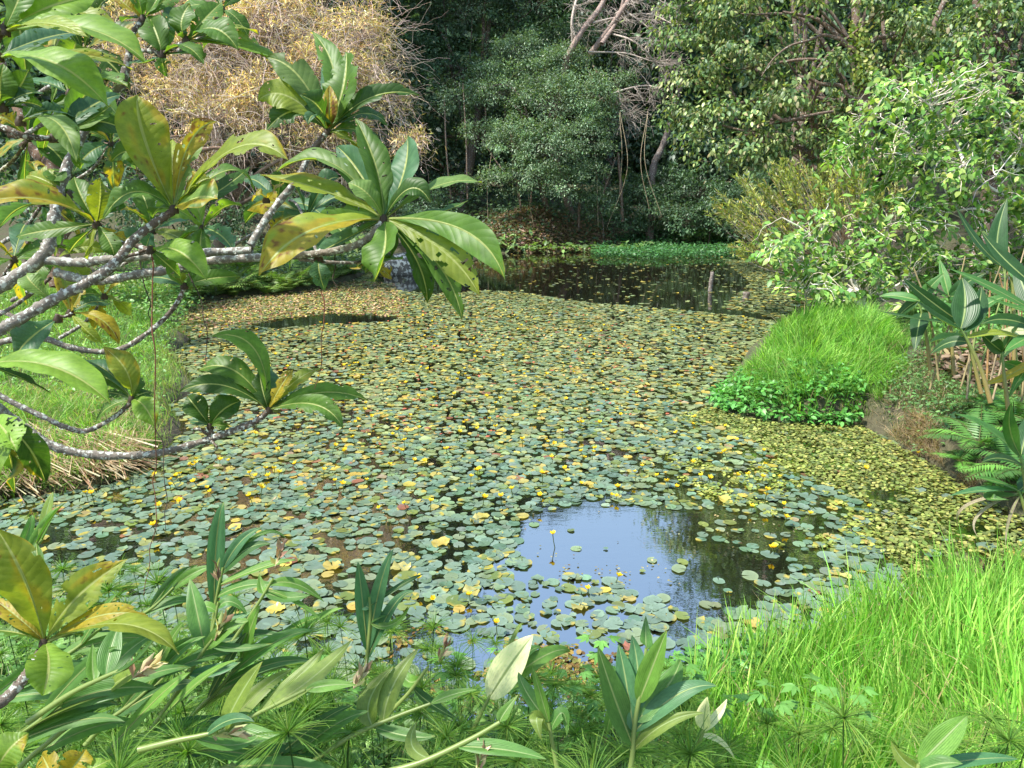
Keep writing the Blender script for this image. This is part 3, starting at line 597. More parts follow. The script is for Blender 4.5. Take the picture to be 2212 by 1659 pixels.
# positions: jittered grid dart
D0 = .150
gx, gy = np.meshgrid(np.arange(-14, 13, .078), np.arange(4.2, 37, .078))
P = np.c_[gx.ravel(), gy.ravel()] + rng.uniform(-.039, .039, (gx.size, 2))
d = polydist(P[:, 0], P[:, 1], shore); P = P[d < -.05]
px, py, _ = proj(np.c_[P, np.zeros(len(P))])
ok = (px > -150) & (px < 2400) & (py < 1640); P, px, py = P[ok], px[ok], py[ok]
ok = rng.uniform(size=len(P)) < pad_density(px, py) * .93; P, px, py = P[ok], px[ok], py[ok]
keep_far = (py < 900) & (rng.uniform(size=len(P)) < .0)
order = np.argsort(P[:, 1]); P, px, py = P[order], px[order], py[order]
nP = len(P)
R_ = np.clip(rng.normal(.050, .014, nP), .022, .085) * np.where(py > 1150, 1.08, 1.0)
GREY = [(.13, .195, .135), (.15, .215, .15), (.10, .165, .11), (.165, .225, .12)]
kind = rng.choice(5, nP, p=[.805, .115, .065, .012, .003])
far = np.clip((1000 - py) / 350, 0, 1); kind = np.where((py > 1040) & (kind > 0) & (rng.uniform(size=nP) < .4), 0, kind); kind = np.where((rng.uniform(size=nP) < far * .24) & (kind == 0), rng.choice([1, 2, 1], nP), kind)
pal = {0: GREY, 1: [(.17, .20, .055), (.14, .18, .05)], 2: [(.42, .33, .07), (.36, .30, .09)], 3: [(.20, .09, .05), (.26, .12, .07)], 4: [(.30, .24, .14), (.34, .28, .18)]}
PC = np.zeros((nP, 3))
for k in pal: m = kind == k; PC[m] = palette(rng, m.sum(), pal[k], None, .13)
old = (rng.uniform(size=nP) < np.clip((1050 - py) / 300, 0, .8)) & (kind < 2); PC[old] = palette(rng, old.sum(), [(.20, .245, .115), (.245, .28, .125), (.17, .22, .10)], None, .15)   # paler olive of the grazing view, put into the far pads' colour
def pad_color(v, C, yel, rng, n):
    """rim may be yellowed"""
    c = np.repeat(C[None], len(v), 0).copy()
    if yel:
        a = np.arctan2(v[:, 1], v[:, 0]); c0 = rng.uniform(-3, 3); k = (np.cos(a - c0) > .72) & (np.hypot(v[:, 0], v[:, 1]) > .7)
        c[k] = (.36, .30, .06)
    else: c[1 + n:] *= 1.18
    return c
# 300 nearest to the viewer as their own objects
inview = (px > 5) & (px < 2205) & (py > 900) & (py < 1500)
ids = np.argsort(-(R_ / np.hypot(P[:, 1], 2)) * inview)[:2000]
vis = [i for i in ids if inview[i] and not (py[i] > 1180 and px[i] < 200) and not (px[i] > 1480 and py[i] > 1300)][:300]
visset = set(vis); protos = {}
labs = {0: 'grey-green notched lily pad lying flat', 1: 'olive-green ageing lily pad', 2: 'bright yellow dying lily pad', 3: 'reddish brown rotting lily pad', 4: 'pale withered lily pad'}
def zone(x, y):
    if inpoly(x, y, [(1170, 1230), (1480, 1230), (1480, 1430), (1170, 1430)]): return 'over the blue sky reflection in the near pool'
    if x > 1480: return 'at the right rim of the near open pool'
    if y > 1290: return 'right behind the papyrus of the near bank'
    if x < 500: return 'among the dense pads at the near left'
    if x < 850: return 'among the pads left of the open pool'
    return 'on the near side beside the open pool'
var = {}
for kd in range(5):
    for q in range(5 if kd == 0 else 3):
        v, f, uv, n = padmesh(rng, 18, .06, .06 if kd < 2 else .28)
        C = palette(rng, 1, pal[kd], None, .08)[0]
        mb = MB(); mb.add(v * A([1, 1, 1]), f, pad_color(v, C, kd < 2 and q >= (3 if kd == 0 else 1), rng, n), uv); me = mb.mesh('lily_pad'); me.materials.append(M_pad); var.setdefault(kd, []).append(me)
for i in vis:
    kd = int(kind[i]); o = bpy.data.objects.new('lily_pad', var[kd][rng.integers(len(var[kd]))]); COL.objects.link(o)
    o.location = (P[i, 0], P[i, 1], .006 + rng.uniform(0, .006)); s = R_[i]; o.scale = (s, s * rng.uniform(.85, 1), s * .8)
    o.rotation_euler = (rng.normal(0, .03), rng.normal(0, .03), rng.uniform(0, 6.28))
    tag(o, labs[kd] + ' ' + zone(px[i], py[i]), 'lily pad', 'lily pads floating on the pond')
mb = MB(); rest = A([i for i in range(nP) if i not in visset])
TT = [padmesh(rng, 10, .06, .05) for _ in range(5)] + [padmesh(rng, 10, .08, .2) for _ in range(2)]
for q, (v, f, uv, n) in enumerate(TT):
    r = rest[(np.arange(len(rest)) % 7) == q]; N_ = len(r); a = rng.uniform(0, 6.28, N_); t1, t2 = rng.normal(0, .04, (2, N_)); 
    ax = np.c_[np.cos(a), np.sin(a), t1]; Rm = frames(ax, np.c_[t1, t2, np.ones(N_)])
    c = np.repeat(PC[r][:, None], len(v), 1)
    yel = (rng.uniform(size=N_) < .22)[:, None] & (np.cos(np.arctan2(v[:, 1], v[:, 0])[None] - rng.uniform(-3, 3, (N_, 1))) > .7) & (np.hypot(v[:, 0], v[:, 1]) > .5)[None]
    c[yel] = (.36, .30, .06); c[:, 1 + n:] *= 1.1
    V = np.einsum('nij,kj->nki', Rm, v * A([1, 1, .8])) * R_[r][:, None, None] + np.c_[P[r], .005 + rng.uniform(0, .008, N_)][:, None]
    mb.add(V, (f[None] + (np.arange(N_) * len(v))[:, None, None]).reshape(-1, 3), c.reshape(-1, 3), np.zeros((N_ * len(v), 2)))
tag(mb.build('lily_pads', M_pad), 'thousands of lily pads covering the pond beyond the nearest ones', 'lily pads', 'lily pads floating on the pond', 'stuff')
print('pads', nP)
# fallen leaves, water fern rafts
def floaters(name, label, cat, polys, step, size, cols, wts, keep, seed, T_, zmax=.02, tilt=.25, clump=None):
    rng = np.random.default_rng(seed); mb = MB()
    for poly in polys:
        w_ = A([G(*p)[:2] for p in poly]); lo, hi = w_.min(0), w_.max(0); n = int((hi - lo).prod() / step ** 2)
        n = min(n, 900000); p = rng.uniform(lo, hi, (n, 2)); x, y, _ = proj(np.c_[p, np.zeros(n)])
        m = inpoly(x, y, poly) & (polydist(p[:, 0], p[:, 1], shore) < .0); 
        g = vnoise(p[:, 0], p[:, 1], clump or 2.5, seed) * .6 + vnoise(p[:, 0], p[:, 1], (clump or 2.5) * 3.1, seed + 1) * .4
        m &= ~inpoly(x, y, slit); m &= (g + rng.uniform(-.08, .08, n)) < keep; p = p[m]; n = len(p); a = rng.uniform(0, 6.28, n)
        scatter(mb, T_, np.c_[p, rng.uniform(.004, zmax, n)], frames(np.c_[np.cos(a), np.sin(a), rng.normal(0, tilt, n)], np.c_[rng.normal(0, tilt, (n, 2)), np.ones(n)]), size * rng.uniform(.6, 1.3, n), palette(rng, n, cols, wts, .2))
    return tag(mb.build(name, M_float), label, cat, None, 'stuff')
HEX = (np.vstack([[0, 0, 0]] + [[math.cos(k * 1.047), math.sin(k * 1.047), .12] for k in range(6)]), A([[0, 1 + k, 1 + (k + 1) % 6] for k in range(6)]), np.zeros((7, 2)))
floaters('water_fern', 'yellow-olive raft of floating water fern along the right shore', 'water fern', [strip], .0265, .019, [(.16, .20, .045), (.22, .26, .06), (.30, .30, .08), (.11, .14, .04)], None, .70, 91, HEX)
floaters('water_fern', 'thin drift of water fern between the pads right of the middle', 'water fern', [[(1450, 870), (1620, 940), (1900, 1080), (1900, 1200), (1700, 1150), (1500, 1070), (1380, 960)], [(1460, 1080), (1800, 1100), (1800, 1190), (1650, 1180)]], .035, .018, [(.22, .27, .05), (.32, .35, .08)], None, .40, 92, HEX)
floaters('water_fern', 'brown and olive floating weed at the foot of the near bank', 'floating weed', [foot], .022, .016, [(.20, .13, .03), (.28, .20, .05), (.18, .20, .05), (.12, .07, .025)], None, .52, 93, HEX, clump=3.5)
floaters('fallen_leaves', 'pinkish brown and yellow fallen leaves drifting in the far left corner', 'fallen leaves', [littr], .062, .07, [(.40, .22, .13), (.48, .33, .2), (.55, .42, .2), (.3, .13, .08), (.5, .45, .1), (.2, .25, .08)], None, .74, 94, kite(.6, .1), .03)
floaters('fallen_leaves', 'scattered yellow fallen leaves on the pads under the yellow tree', 'fallen leaves', [[(380, 700), (900, 640), (1300, 680), (1500, 900), (900, 1000), (380, 850)]], .2, .065, [(.55, .42, .08), (.5, .3, .1), (.42, .12, .06)], None, .7, 95, kite(.6, .1), .03)
floaters('floating_specks', 'tiny scraps of weed and debris drifting on the open pool', 'floating debris', [pool], .09, .010, [(.25, .22, .08), (.15, .12, .05), (.3, .28, .15)], None, .42, 96, HEX, clump=2)
floaters('floating_specks', 'scraps of leaf and scum drifting on the dark far water', 'floating debris', [farop], .25, .03, [(.3, .28, .08), (.25, .16, .07), (.2, .26, .08)], None, .34, 97, kite(.6, .1), clump=1)
# yellow flowers
def flower(rng, i):
    root = thing('water_flower', 'x', 'flower', (0, 0, 0), 'yellow flowers standing above the pads')
    mb = MB(); h = .05 + .02 * i
    tubes(mb, A([[0, 0, -.02], [.004, 0, h * .5], [0, .003, h]]), A([.003, .0025, .0025]), (.12, .16, .04), 5); mb.build('stem', M_grass, root)
    mb = MB(); a = np.arange(5) * 1.2566 + rng.normal(0, .1, 5)
    scatter(mb, leaf6(.85, -.25), np.c_[np.zeros((5, 2)), np.full(5, h)], frames(np.c_[np.cos(a), np.sin(a), .55 + rng.normal(0, .1, 5)], np.c_[-np.cos(a) * .5, -np.sin(a) * .5, np.ones(5)]), np.full(5, .027), np.tile((.80, .58, .02), (5, 1))); mb.build('petals', M_petal, root)
    mb = MB(); tubes(mb, A([[0, 0, h], [0, 0, h + .006], [0, 0, h + .012]]), A([.006, .006, .002]), (.7, .4, .02), 6); mb.build('flower_centre', M_petal, root)
    return root
fp = [flower(rng, i) for i in range(3)]
known = [(1329, 1262), (1272, 1290), (1199, 1184), (1018, 1302), (935, 1308), (1075, 1375), (1671, 1200), (1690, 1140), (1745, 1135), (1625, 1108), (1880, 1112), (1867, 1040), (1990, 990), (905, 1275), (648, 1332), (45, 1095), (190, 1085), (204, 1092), (385, 1035), (390, 1040), (383, 1058), (475, 1008), (500, 1012), (562, 1050), (572, 1027), (645, 1015), (700, 1040), (795, 1050), (340, 1157), (1015, 1055), (1420, 1040), (1530, 1048), (1560, 1000), (1180, 960), (1060, 920)]
fl = [(*G(x, y)[:2],) for x, y in known]
while len(fl) < 290:
    x = rng.uniform(300, 1750); y = 690 + 420 * rng.uniform() ** 1.3
    g = G(x, y)
    if pad_density(A([x]), A([y]))[0] > .5 and polydist(A([g[0]]), A([g[1]]), shore)[0] < -.2: fl.append((g[0], g[1]))
def fzone(x, y):
    if y < 800: return 'small yellow flower among the far pads'
    if y < 950: return 'yellow flower among the pads in the middle of the pond'
    return 'yellow flower standing among the nearer pads'
special = {0: 'yellow flower mirrored alone in the blue reflection', 1: 'yellow flower on a dark stem rising between pads in the near pool', 2: 'yellow flower at the upper left rim of the open pool', 5: 'yellow flower in the brown floating weed by the near bank', 10: 'yellow flower beside the water fern raft on the right'}
for q, (x, y) in enumerate(fl):
    a, b, _ = proj(A([x, y, 0.]))
    place(fp[q % 3], (x, y, 0), rng.uniform(0, 6.28), rng.uniform(1.1, 1.7), special.get(q, fzone(a, b)), tilt=(rng.normal(0, .2), rng.normal(0, .2)))
# post, stump, boulder, dark stone
rng = np.random.default_rng(7)
def knob(name, label, cat, x, y, z, r, h, col, S=12, mat=None, tilt=0):
    mb = MB(); K = 9; t_ = np.linspace(0, 1, K); P_ = np.c_[x + tilt * t_ + rng.normal(0, r * .05, K), np.full(K, y), z + t_ * h]
    P_ = np.vstack([P_, P_[-1:] + [0, 0, -.01 * r]]); R__ = np.r_[r * (1.1 - .2 * t_) * (1 + rng.normal(0, .1, K)), .01]
    tubes(mb, P_, R__, col, S); V, Fa, C, U = mb.b[0]; V += rng.normal(0, r * .06, V.shape)
    return tag(mb.build(name, mat or M_bark), label, cat)
p_ = G(1533, 628); knob('wooden_post', 'weathered grey wooden post standing in the far water', 'post', p_[0], p_[1], -.3, .06, .85, (.2, .17, .15), tilt=.04)
p_ = G(1611, 645); knob('tree_stump', 'short broken stump sticking out of the water right of the post', 'stump', p_[0], p_[1], -.2, .10, .38, (.17, .14, .12))
def rock(name, label, c, r, seed, col=(.3, .3, .3)):
    rg = np.random.default_rng(seed); u, v = np.meshgrid(np.linspace(0, 2 * np.pi, 25)[:-1], np.linspace(.02, np.pi - .02, 13)); n = np.stack([np.cos(u) * np.sin(v), np.sin(u) * np.sin(v), np.cos(v)], -1)
    s = 1 + .25 * (vnoise(n[..., 0] * 2 + 5, n[..., 1] * 2 + n[..., 2] * 3, 1.2, seed) - .5) + .1 * vnoise(n[..., 0] * 5, n[..., 2] * 6 + n[..., 1] * 4, 1.3, seed)
    V = (n * s[..., None] * A(r) + c).reshape(-1, 3); i, j = np.meshgrid(np.arange(24), np.arange(12)); a = j * 24 + i; b = j * 24 + (i + 1) % 24
    mb = MB(); mb.add(V, np.stack([a, b, b + 24, a + 24], -1).reshape(-1, 4), col); return tag(mb.build(name, M_rock), label, 'rock')
g = G(868, 592); rock('boulder', 'rounded grey boulder at the water edge beyond the fern bank', g + [0, .2, .15], (.62, .5, .5), 3, (.12, .12, .11))
g = gp(125, 952); rock('dark_stone', 'small black stone lying in the dead reeds on the left bank', g + [0, 0, .08], (.12, .09, .08), 4, (.012, .012, .015))

# ------------------------------------------------------------------ grass and ground cover
def blades(mb, rng, P, L, Wd, cols, wts=None, edge=None, bend=.5, dirb=None, K=5, tip=None, spread=.35):
    n = len(P); a = rng.uniform(0, 2 * np.pi, n); h = np.c_[np.cos(a), np.sin(a), np.zeros(n)]
    if dirb is not None: h = nrm(h + A([*dirb, 0]))
    if n > 8000:   # tufts lean together and differ in height
        ta = vnoise(P[:, 0], P[:, 1], 2.6, 31) * 9; h = nrm(h + 1.1 * np.c_[np.cos(ta), np.sin(ta), np.zeros(n)]); L = L * (.62 + .62 * vnoise(P[:, 0], P[:, 1], 3.3, 32))
    if edge is not None: L = L * np.clip(.35 + np.abs(polydist(P[:, 0], P[:, 1], edge)) / .8, 0, 1)
    L = L * rng.uniform(.5, 1.15, n); b = np.abs(rng.normal(0, bend, n)); t_ = np.linspace(0, 1, K)
    lean = nrm(A([0, 0, 1.]) + h * rng.uniform(0, spread, (n, 1)))
    S = P[:, None] + lean[:, None] * (L[:, None] * t_)[..., None] + h[:, None] * (L[:, None] * b[:, None] * t_ ** 2.2)[..., None] * .8 - A([0, 0, 1.]) * (L[:, None] * np.minimum(b, 1.2)[:, None] * t_ ** 2.6)[..., None] * .45
    Wk = Wd * rng.uniform(.6, 1.2, (n, 1)) * np.interp(t_, [0, .3, .75, 1], [.8, 1, .6, .02])
    a2 = rng.uniform(0, 2 * np.pi, n)
    side = np.c_[np.cos(a2), np.sin(a2), np.zeros(n)]; tn = np.exp(.45 * (vnoise(P[:, 0], P[:, 1], 4, 33) - .5))[:, None]
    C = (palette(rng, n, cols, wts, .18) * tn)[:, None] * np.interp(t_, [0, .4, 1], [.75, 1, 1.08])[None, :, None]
    strips(mb, S, Wk, side, C)
def area(rng, n, poly, f=None):
    p = A(poly, float); lo, hi = p.min(0), p.max(0); q = rng.uniform(lo, hi, (int(n * 2.2), 2)); q = q[inpoly(q[:, 0], q[:, 1], poly)]
    if f is not None: q = q[f(q[:, 0], q[:, 1])]
    q = q[:n]; return np.c_[q, height(q[:, 0], q[:, 1])]
BG = [(.20, .43, .065), (.26, .50, .08), (.15, .34, .05), (.37, .54, .12)]
rng = np.random.default_rng(101)
# near right tall grass
mb = MB(); poly = [(1.0, 3.75), (1.4, 4.1), (2.05, 4.45), (2.6, 4.9), (3.6, 5.1), (4.8, 5.35), (5.2, 3.2), (2.6, 1.6), (.95, 2.6), (.9, 3.5)]
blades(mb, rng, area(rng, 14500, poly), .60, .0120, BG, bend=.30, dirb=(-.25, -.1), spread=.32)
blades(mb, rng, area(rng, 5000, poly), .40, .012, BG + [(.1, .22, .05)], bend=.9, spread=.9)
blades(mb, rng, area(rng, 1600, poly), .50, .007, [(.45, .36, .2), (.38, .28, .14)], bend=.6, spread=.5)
tag(mb.build('tall_grass', M_grass), 'tall bright green grass on the near right bank', 'grass', kind='stuff')
# mid right mound
def mound(name, label, polypx, n, L, wd, cols, hump, seed, bend=.4, spread=.4, dead=0):
    rg = np.random.default_rng(seed); poly = [tuple(gp(x, y)[:2]) if len((x, y)) == 2 else 0 for x, y in polypx]; p = area(rg, n, poly); mb = MB()
    c = A(poly).mean(0); 
    blades(mb, rg, p, L, wd, cols, bend=bend, spread=spread, edge=poly)
    if dead: blades(mb, rg, area(rg, dead, poly), L * .8, wd * .8, [(.4, .3, .18), (.3, .2, .11), (.48, .38, .24)], bend=.9, spread=1.0)
    return tag(mb.build(name, M_grass), label, 'grass', kind='stuff')
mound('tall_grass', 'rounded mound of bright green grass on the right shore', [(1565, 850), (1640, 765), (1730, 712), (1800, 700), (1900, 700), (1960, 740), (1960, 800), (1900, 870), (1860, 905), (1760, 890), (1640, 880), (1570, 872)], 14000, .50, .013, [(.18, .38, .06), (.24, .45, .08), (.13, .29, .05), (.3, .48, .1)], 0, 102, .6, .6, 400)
mound('short_grass', 'short weedy turf with dry brown stems behind the right shore edge', [(1880, 870), (1960, 780), (2080, 740), (2260, 760), (2300, 930), (2100, 930), (2080, 990), (1980, 960), (1900, 930)], 9000, .16, .010, [(.10, .17, .05), (.14, .2, .06), (.18, .18, .08)], 0, 103, .7, .8, 3500)
mound('dry_grass', 'brown dry grass hanging over the right shore edge', [(1870, 915), (1900, 900), (1990, 940), (2060, 1000), (2110, 1050), (2090, 1062), (2030, 1020), (1960, 975), (1900, 940)], 1500, .22, .008, [(.3, .22, .14), (.36, .27, .18), (.2, .2, .08)], 0, 104, .9, .9, 2500)
mound('low_grass', 'light green low grass under the right bank shrubs', [(1880, 710), (1960, 660), (2200, 640), (2300, 700), (2260, 780), (2000, 760), (1940, 740)], 7000, .3, .012, [(.14, .28, .06), (.18, .33, .08), (.1, .2, .05)], 0, 105, .6, .6)
# left bank
LBG = [(.18, .36, .06), (.24, .44, .08), (.14, .28, .05), (.33, .42, .12)]
mound('bank_grass', 'light green grass and weeds sloping down the left bank', [(-200, 640), (180, 600), (390, 610), (440, 640), (380, 690), (372, 740), (395, 820), (385, 900), (330, 990), (150, 900), (-200, 860)], 24000, .30, .011, LBG, 0, 106, .7, .7, 1000)
mound('reed_fringe', 'thin upright reeds standing in the shallow water by the left bank', [(300, 800), (400, 700), (430, 720), (420, 820), (410, 900), (350, 1000), (300, 1000)], 2600, .42, .009, [(.25, .33, .1), (.3, .4, .12), (.36, .34, .16)], 0, 107, .2, .25)
mound('dead_reeds', 'flattened straw-coloured dead reeds on the near left bank', [(-200, 860), (60, 850), (250, 880), (350, 960), (340, 1000), (250, 1050), (100, 1090), (-200, 1140)], 9000, .40, .012, LBG, 0, 108, .8, .9, 3000)
# dead straw laid flat
mb = MB(); rng = np.random.default_rng(109); n = 1300; p = area(rng, n, [tuple(gp(x, y)[:2]) for x, y in [(-150, 960), (150, 940), (330, 985), (300, 1030), (160, 1070), (-150, 1150)]]); n = len(p)
L = rng.uniform(.3, .8, n); a = rng.normal(-.5, .35, n); t_ = np.linspace(0, 1, 4); dr = np.c_[np.cos(a), np.sin(a), np.zeros(n)]
S = p[:, None] + A([0, 0, .10]) + dr[:, None] * (L[:, None] * (t_ - .5))[..., None] + A([0, 0, 1]) * (rng.uniform(0, .12, (n, 1)) - .12 * t_)[..., None]
strips(mb, S, np.full((n, 4), .010), np.c_[-np.sin(a), np.cos(a), rng.normal(0, .5, n)], palette(rng, n, [(.45, .33, .2), (.55, .45, .3), (.33, .2, .12)]))
tag(mb.build('dead_reeds', M_grass), 'bundle of combed dead reed stalks lying at the left water edge', 'reeds', kind='stuff')
# leafy ground covers
def cover(name, label, pts, n, size, cols, seed, hgt=.12, T_=None, lift=.05, wts=None):
    rg = np.random.default_rng(seed); p = area(rg, n, pts); n = len(p); mb = MB(); p[:, 2] = np.maximum(p[:, 2], 0) + lift + rg.uniform(0, 1, n) * hgt * (.4 + vnoise(p[:, 0], p[:, 1], 3, seed))
    scatter(mb, T_ or LEAF_B, p, frames(np.c_[rg.normal(size=(n, 2)), rg.normal(0, .35, n)], rg.normal(0, .4, (n, 3)) + A([0, -.1, 1.])), size * rg.uniform(.6, 1.3, n), palette(rg, n, cols, wts, .2))
    return tag(mb.build(name, M_leaf), label, 'ground cover', kind='stuff')
PX = lambda L: [tuple(G(x, y)[:2]) for x, y in L]
cover('creeping_weed', 'glossy green creeping weed at the foot of the grass mound', PX([(1525, 872), (1560, 848), (1660, 862), (1800, 880), (1870, 905), (1850, 925), (1740, 920), (1640, 910), (1560, 892)]), 2600, .085, [(.10, .30, .05), (.14, .38, .08), (.08, .22, .05)], 111, .16)
cover('creeping_weed', 'glossy green creeping weed at the left foot of the near right grass', [(.75, 4.05), (1.2, 4.25), (1.8, 4.5), (1.7, 4.2), (1.2, 3.7), (.7, 3.7)], 2600, .075, [(.10, .26, .05), (.14, .34, .08), (.07, .19, .05)], 112, .25)
cover('water_weed', 'bright green floating weed along the far water edge', PX([(1270, 540), (1400, 527), (1700, 527), (1700, 552), (1560, 556), (1400, 560), (1290, 556)]), 12000, .13, [(.06, .17, .055), (.085, .22, .07), (.045, .13, .045)], 113, .3, wts=None)
cover('bank_weeds', 'broad-leaved weeds mixed into the left bank grass', [tuple(gp(x, y)[:2]) for x, y in [(-200, 660), (200, 640), (390, 700), (370, 800), (350, 950), (150, 880), (-200, 850)]], 5000, .06, [(.16, .33, .08), (.22, .4, .1), (.12, .25, .06)], 121, .28)
cover('bank_weeds', 'pale green leafy weeds beside the left fern bank', PX([(200, 600), (400, 600), (460, 640), (420, 680), (380, 720), (240, 700)]), 5000, .10, [(.16, .33, .08), (.2, .4, .1), (.3, .38, .15)], 114, .4)
cover('bank_cover', 'dark leafy creepers between the ferns of the left far shore', [tuple(gp(x, y)[:2]) for x, y in [(390, 650), (520, 634), (770, 598), (840, 560), (840, 530), (560, 545), (380, 590)]], 9000, .13, MG + DK, 122, .35)
cover('leaf_litter', 'brown and reddish dead leaves covering the mound on the far bank', [(-2.4, 36), (-1.5, 42), (1.5, 43), (4.5, 42), (5.4, 37), (2, 35.4), (-1, 35.3)], 26000, .2, [(.34, .22, .15), (.24, .16, .11), (.38, .28, .2), (.16, .12, .08), (.14, .18, .07)], 115, .1, KITE_M)
cover('aroid_weeds', 'pale green heart-leaved weeds on the shore of the litter mound', [(-1.5, 35.3), (1, 35.2), (6, 36), (6.5, 37.0), (2.5, 36.4), (-1.2, 36.0)], 420, .32, [(.16, .28, .08), (.22, .34, .1), (.12, .2, .07)], 116, .35)
cover('forest_floor', 'dark leafy floor cover under the trees of the far bank', PX([(860, 548), (1000, 520), (1300, 500), (1700, 510), (1700, 532), (1400, 536), (1100, 545)]), 9000, .2, DK + MG[:2], 117, .8)
cover('bank_cover', 'low leafy weeds on the turf of the right bank', [tuple(gp(x, y)[:2]) for x, y in [(1880, 850), (1980, 760), (2200, 780), (2200, 900), (2080, 960), (1980, 950)]], 2600, .05, [(.10, .2, .06), (.14, .27, .08)], 118, .1)
cover('shore_weeds', 'low mixed leafy weeds under the papyrus of the near bank', [(-6, 5.1), (-3.2, 4.8), (-2.0, 4.3), (-.9, 3.9), (.2, 3.75), (.9, 4.1), (1.0, 2.0), (-6, 2)], 20000, .06, [(.12, .25, .07), (.16, .32, .08), (.08, .16, .05), (.22, .36, .11)], 119, .22)
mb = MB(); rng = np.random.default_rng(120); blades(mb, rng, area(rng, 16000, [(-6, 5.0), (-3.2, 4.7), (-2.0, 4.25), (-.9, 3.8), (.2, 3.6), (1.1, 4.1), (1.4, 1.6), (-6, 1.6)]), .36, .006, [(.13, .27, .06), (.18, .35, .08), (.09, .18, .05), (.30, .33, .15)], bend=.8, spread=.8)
tag(mb.build('fine_grass', M_grass), 'fine dark green grass tangled between the near bank plants', 'grass', kind='stuff')

# ------------------------------------------------------------------ ferns
def frond(mb, rng, L, az, el0, cols, np_=18, wmax=.22, z0=0, arch=1.3, org=(0, 0, 0)):
    t_ = np.linspace(0, 1, 10); el = el0 - arch * t_ ; dx = np.cos(el); dz = np.sin(el)
    r = np.concatenate([[0], np.cumsum((dx[1:] + dx[:-1]) / 2)]) * L / 9; z = np.concatenate([[0], np.cumsum((dz[1:] + dz[:-1]) / 2)]) * L / 9
    P_ = np.c_[r * math.cos(az), r * math.sin(az), z + z0] + A(org); tubes(mb, P_, np.linspace(.006, .002, 10) * L / .7, (.12, .13, .04), 4)
    s = np.linspace(.12, .98, np_); B = np.stack([np.interp(s, t_, P_[:, k]) for k in range(3)], -1); T_ = nrm(np.stack([np.interp(s, t_, np.gradient(P_[:, k])) for k in range(3)], -1))
    sd = A([-math.sin(az), math.cos(az), 0]); upn = np.cross(T_, sd) * -1; upn = np.where(upn[:, 2:3] < 0, -upn, upn)
    ln = L * wmax * np.sin(np.pi * np.clip(s * .92 + .1, 0, 1)) ** .7 + .01
    c = palette(rng, 1, cols)[0]
    for sg in (-1, 1):
        ax = sd * sg + T_ * .35 + rng.normal(0, .05, (np_, 3)) - A([0, 0, .18]); 
        scatter(mb, (kite(.22 * 18 / np_ * 1.0, .1, .25)), B, frames(ax, upn), ln, palette(rng, np_, [c], None, .08))
def fern(rng, label, cols, nf=12, L=.7, up=1.1, np_=18):
    root = thing('fern', label, 'fern', (0, 0, 0), 'ferns'); 
    for k in range(nf):
        mb = MB(); frond(mb, rng, L * rng.uniform(.7, 1.1), k * 2.4 + rng.normal(0, .3), up + rng.normal(0, .2), cols, np_); mb.build('frond', M_leaf, root)
    return root
rng = np.random.default_rng(130)
fb = fern(rng, 'x', [(.13, .24, .06), (.18, .30, .07), (.08, .16, .05)], 9, 1.0, 1.1, 14); k = 0
for q in range(80):
    x = rng.uniform(385, 800) if q > 12 else rng.uniform(380, 500); edge = np.interp(x, [380, 420, 520, 650, 770, 830], [660, 655, 640, 630, 603, 570]); y = edge - 6 - rng.uniform(0, 1) ** 1.3 * 75
    p = gp(x, y); place(fb, p - [0, 0, .05], rng.uniform(0, 6.28), rng.uniform(.8, 1.25), 'arching fern in the dense fern bank at the left far shore')['group'] = 'ferns of the left far shore'
fb2 = fern(rng, 'x', [(.06, .13, .045), (.09, .17, .05)], 9, 1.3, 1.1, 12)
for q in range(22):
    x = rng.uniform(1300, 1720); y = rng.uniform(500, 530); place(fb2, gp(x, y), rng.uniform(0, 6.28), rng.uniform(.8, 1.3), 'dark fern on the far bank above the floating weed')['group'] = 'ferns of the far bank'
fb3 = fern(rng, 'x', [(.08, .20, .04), (.12, .27, .05)], 11, .66, .75, 22)
labs3 = ['fresh green fern arching over the water fern raft', 'fern under the big-leaved plants on the right shore', 'fern at the right picture edge above the withered leaf tips', 'fern lowest on the right shore edge']
for (x, y, s), lb in zip([(2110, 985, 1.0), (2185, 930, 1.1), (2215, 1040, 1.0), (2150, 1060, .85), (2130, 900, .8), (2260, 980, 1.1), (2070, 1000, .6)], labs3 + ['fern just above the dry turf of the right bank', 'fern outside the thicket at the far right', 'small fern hanging at the dry shore edge']):
    place(fb3, gp(x, y) + [0, 0, .12], rng.uniform(0, 6.28), s, lb)['group'] = 'ferns of the right shore'
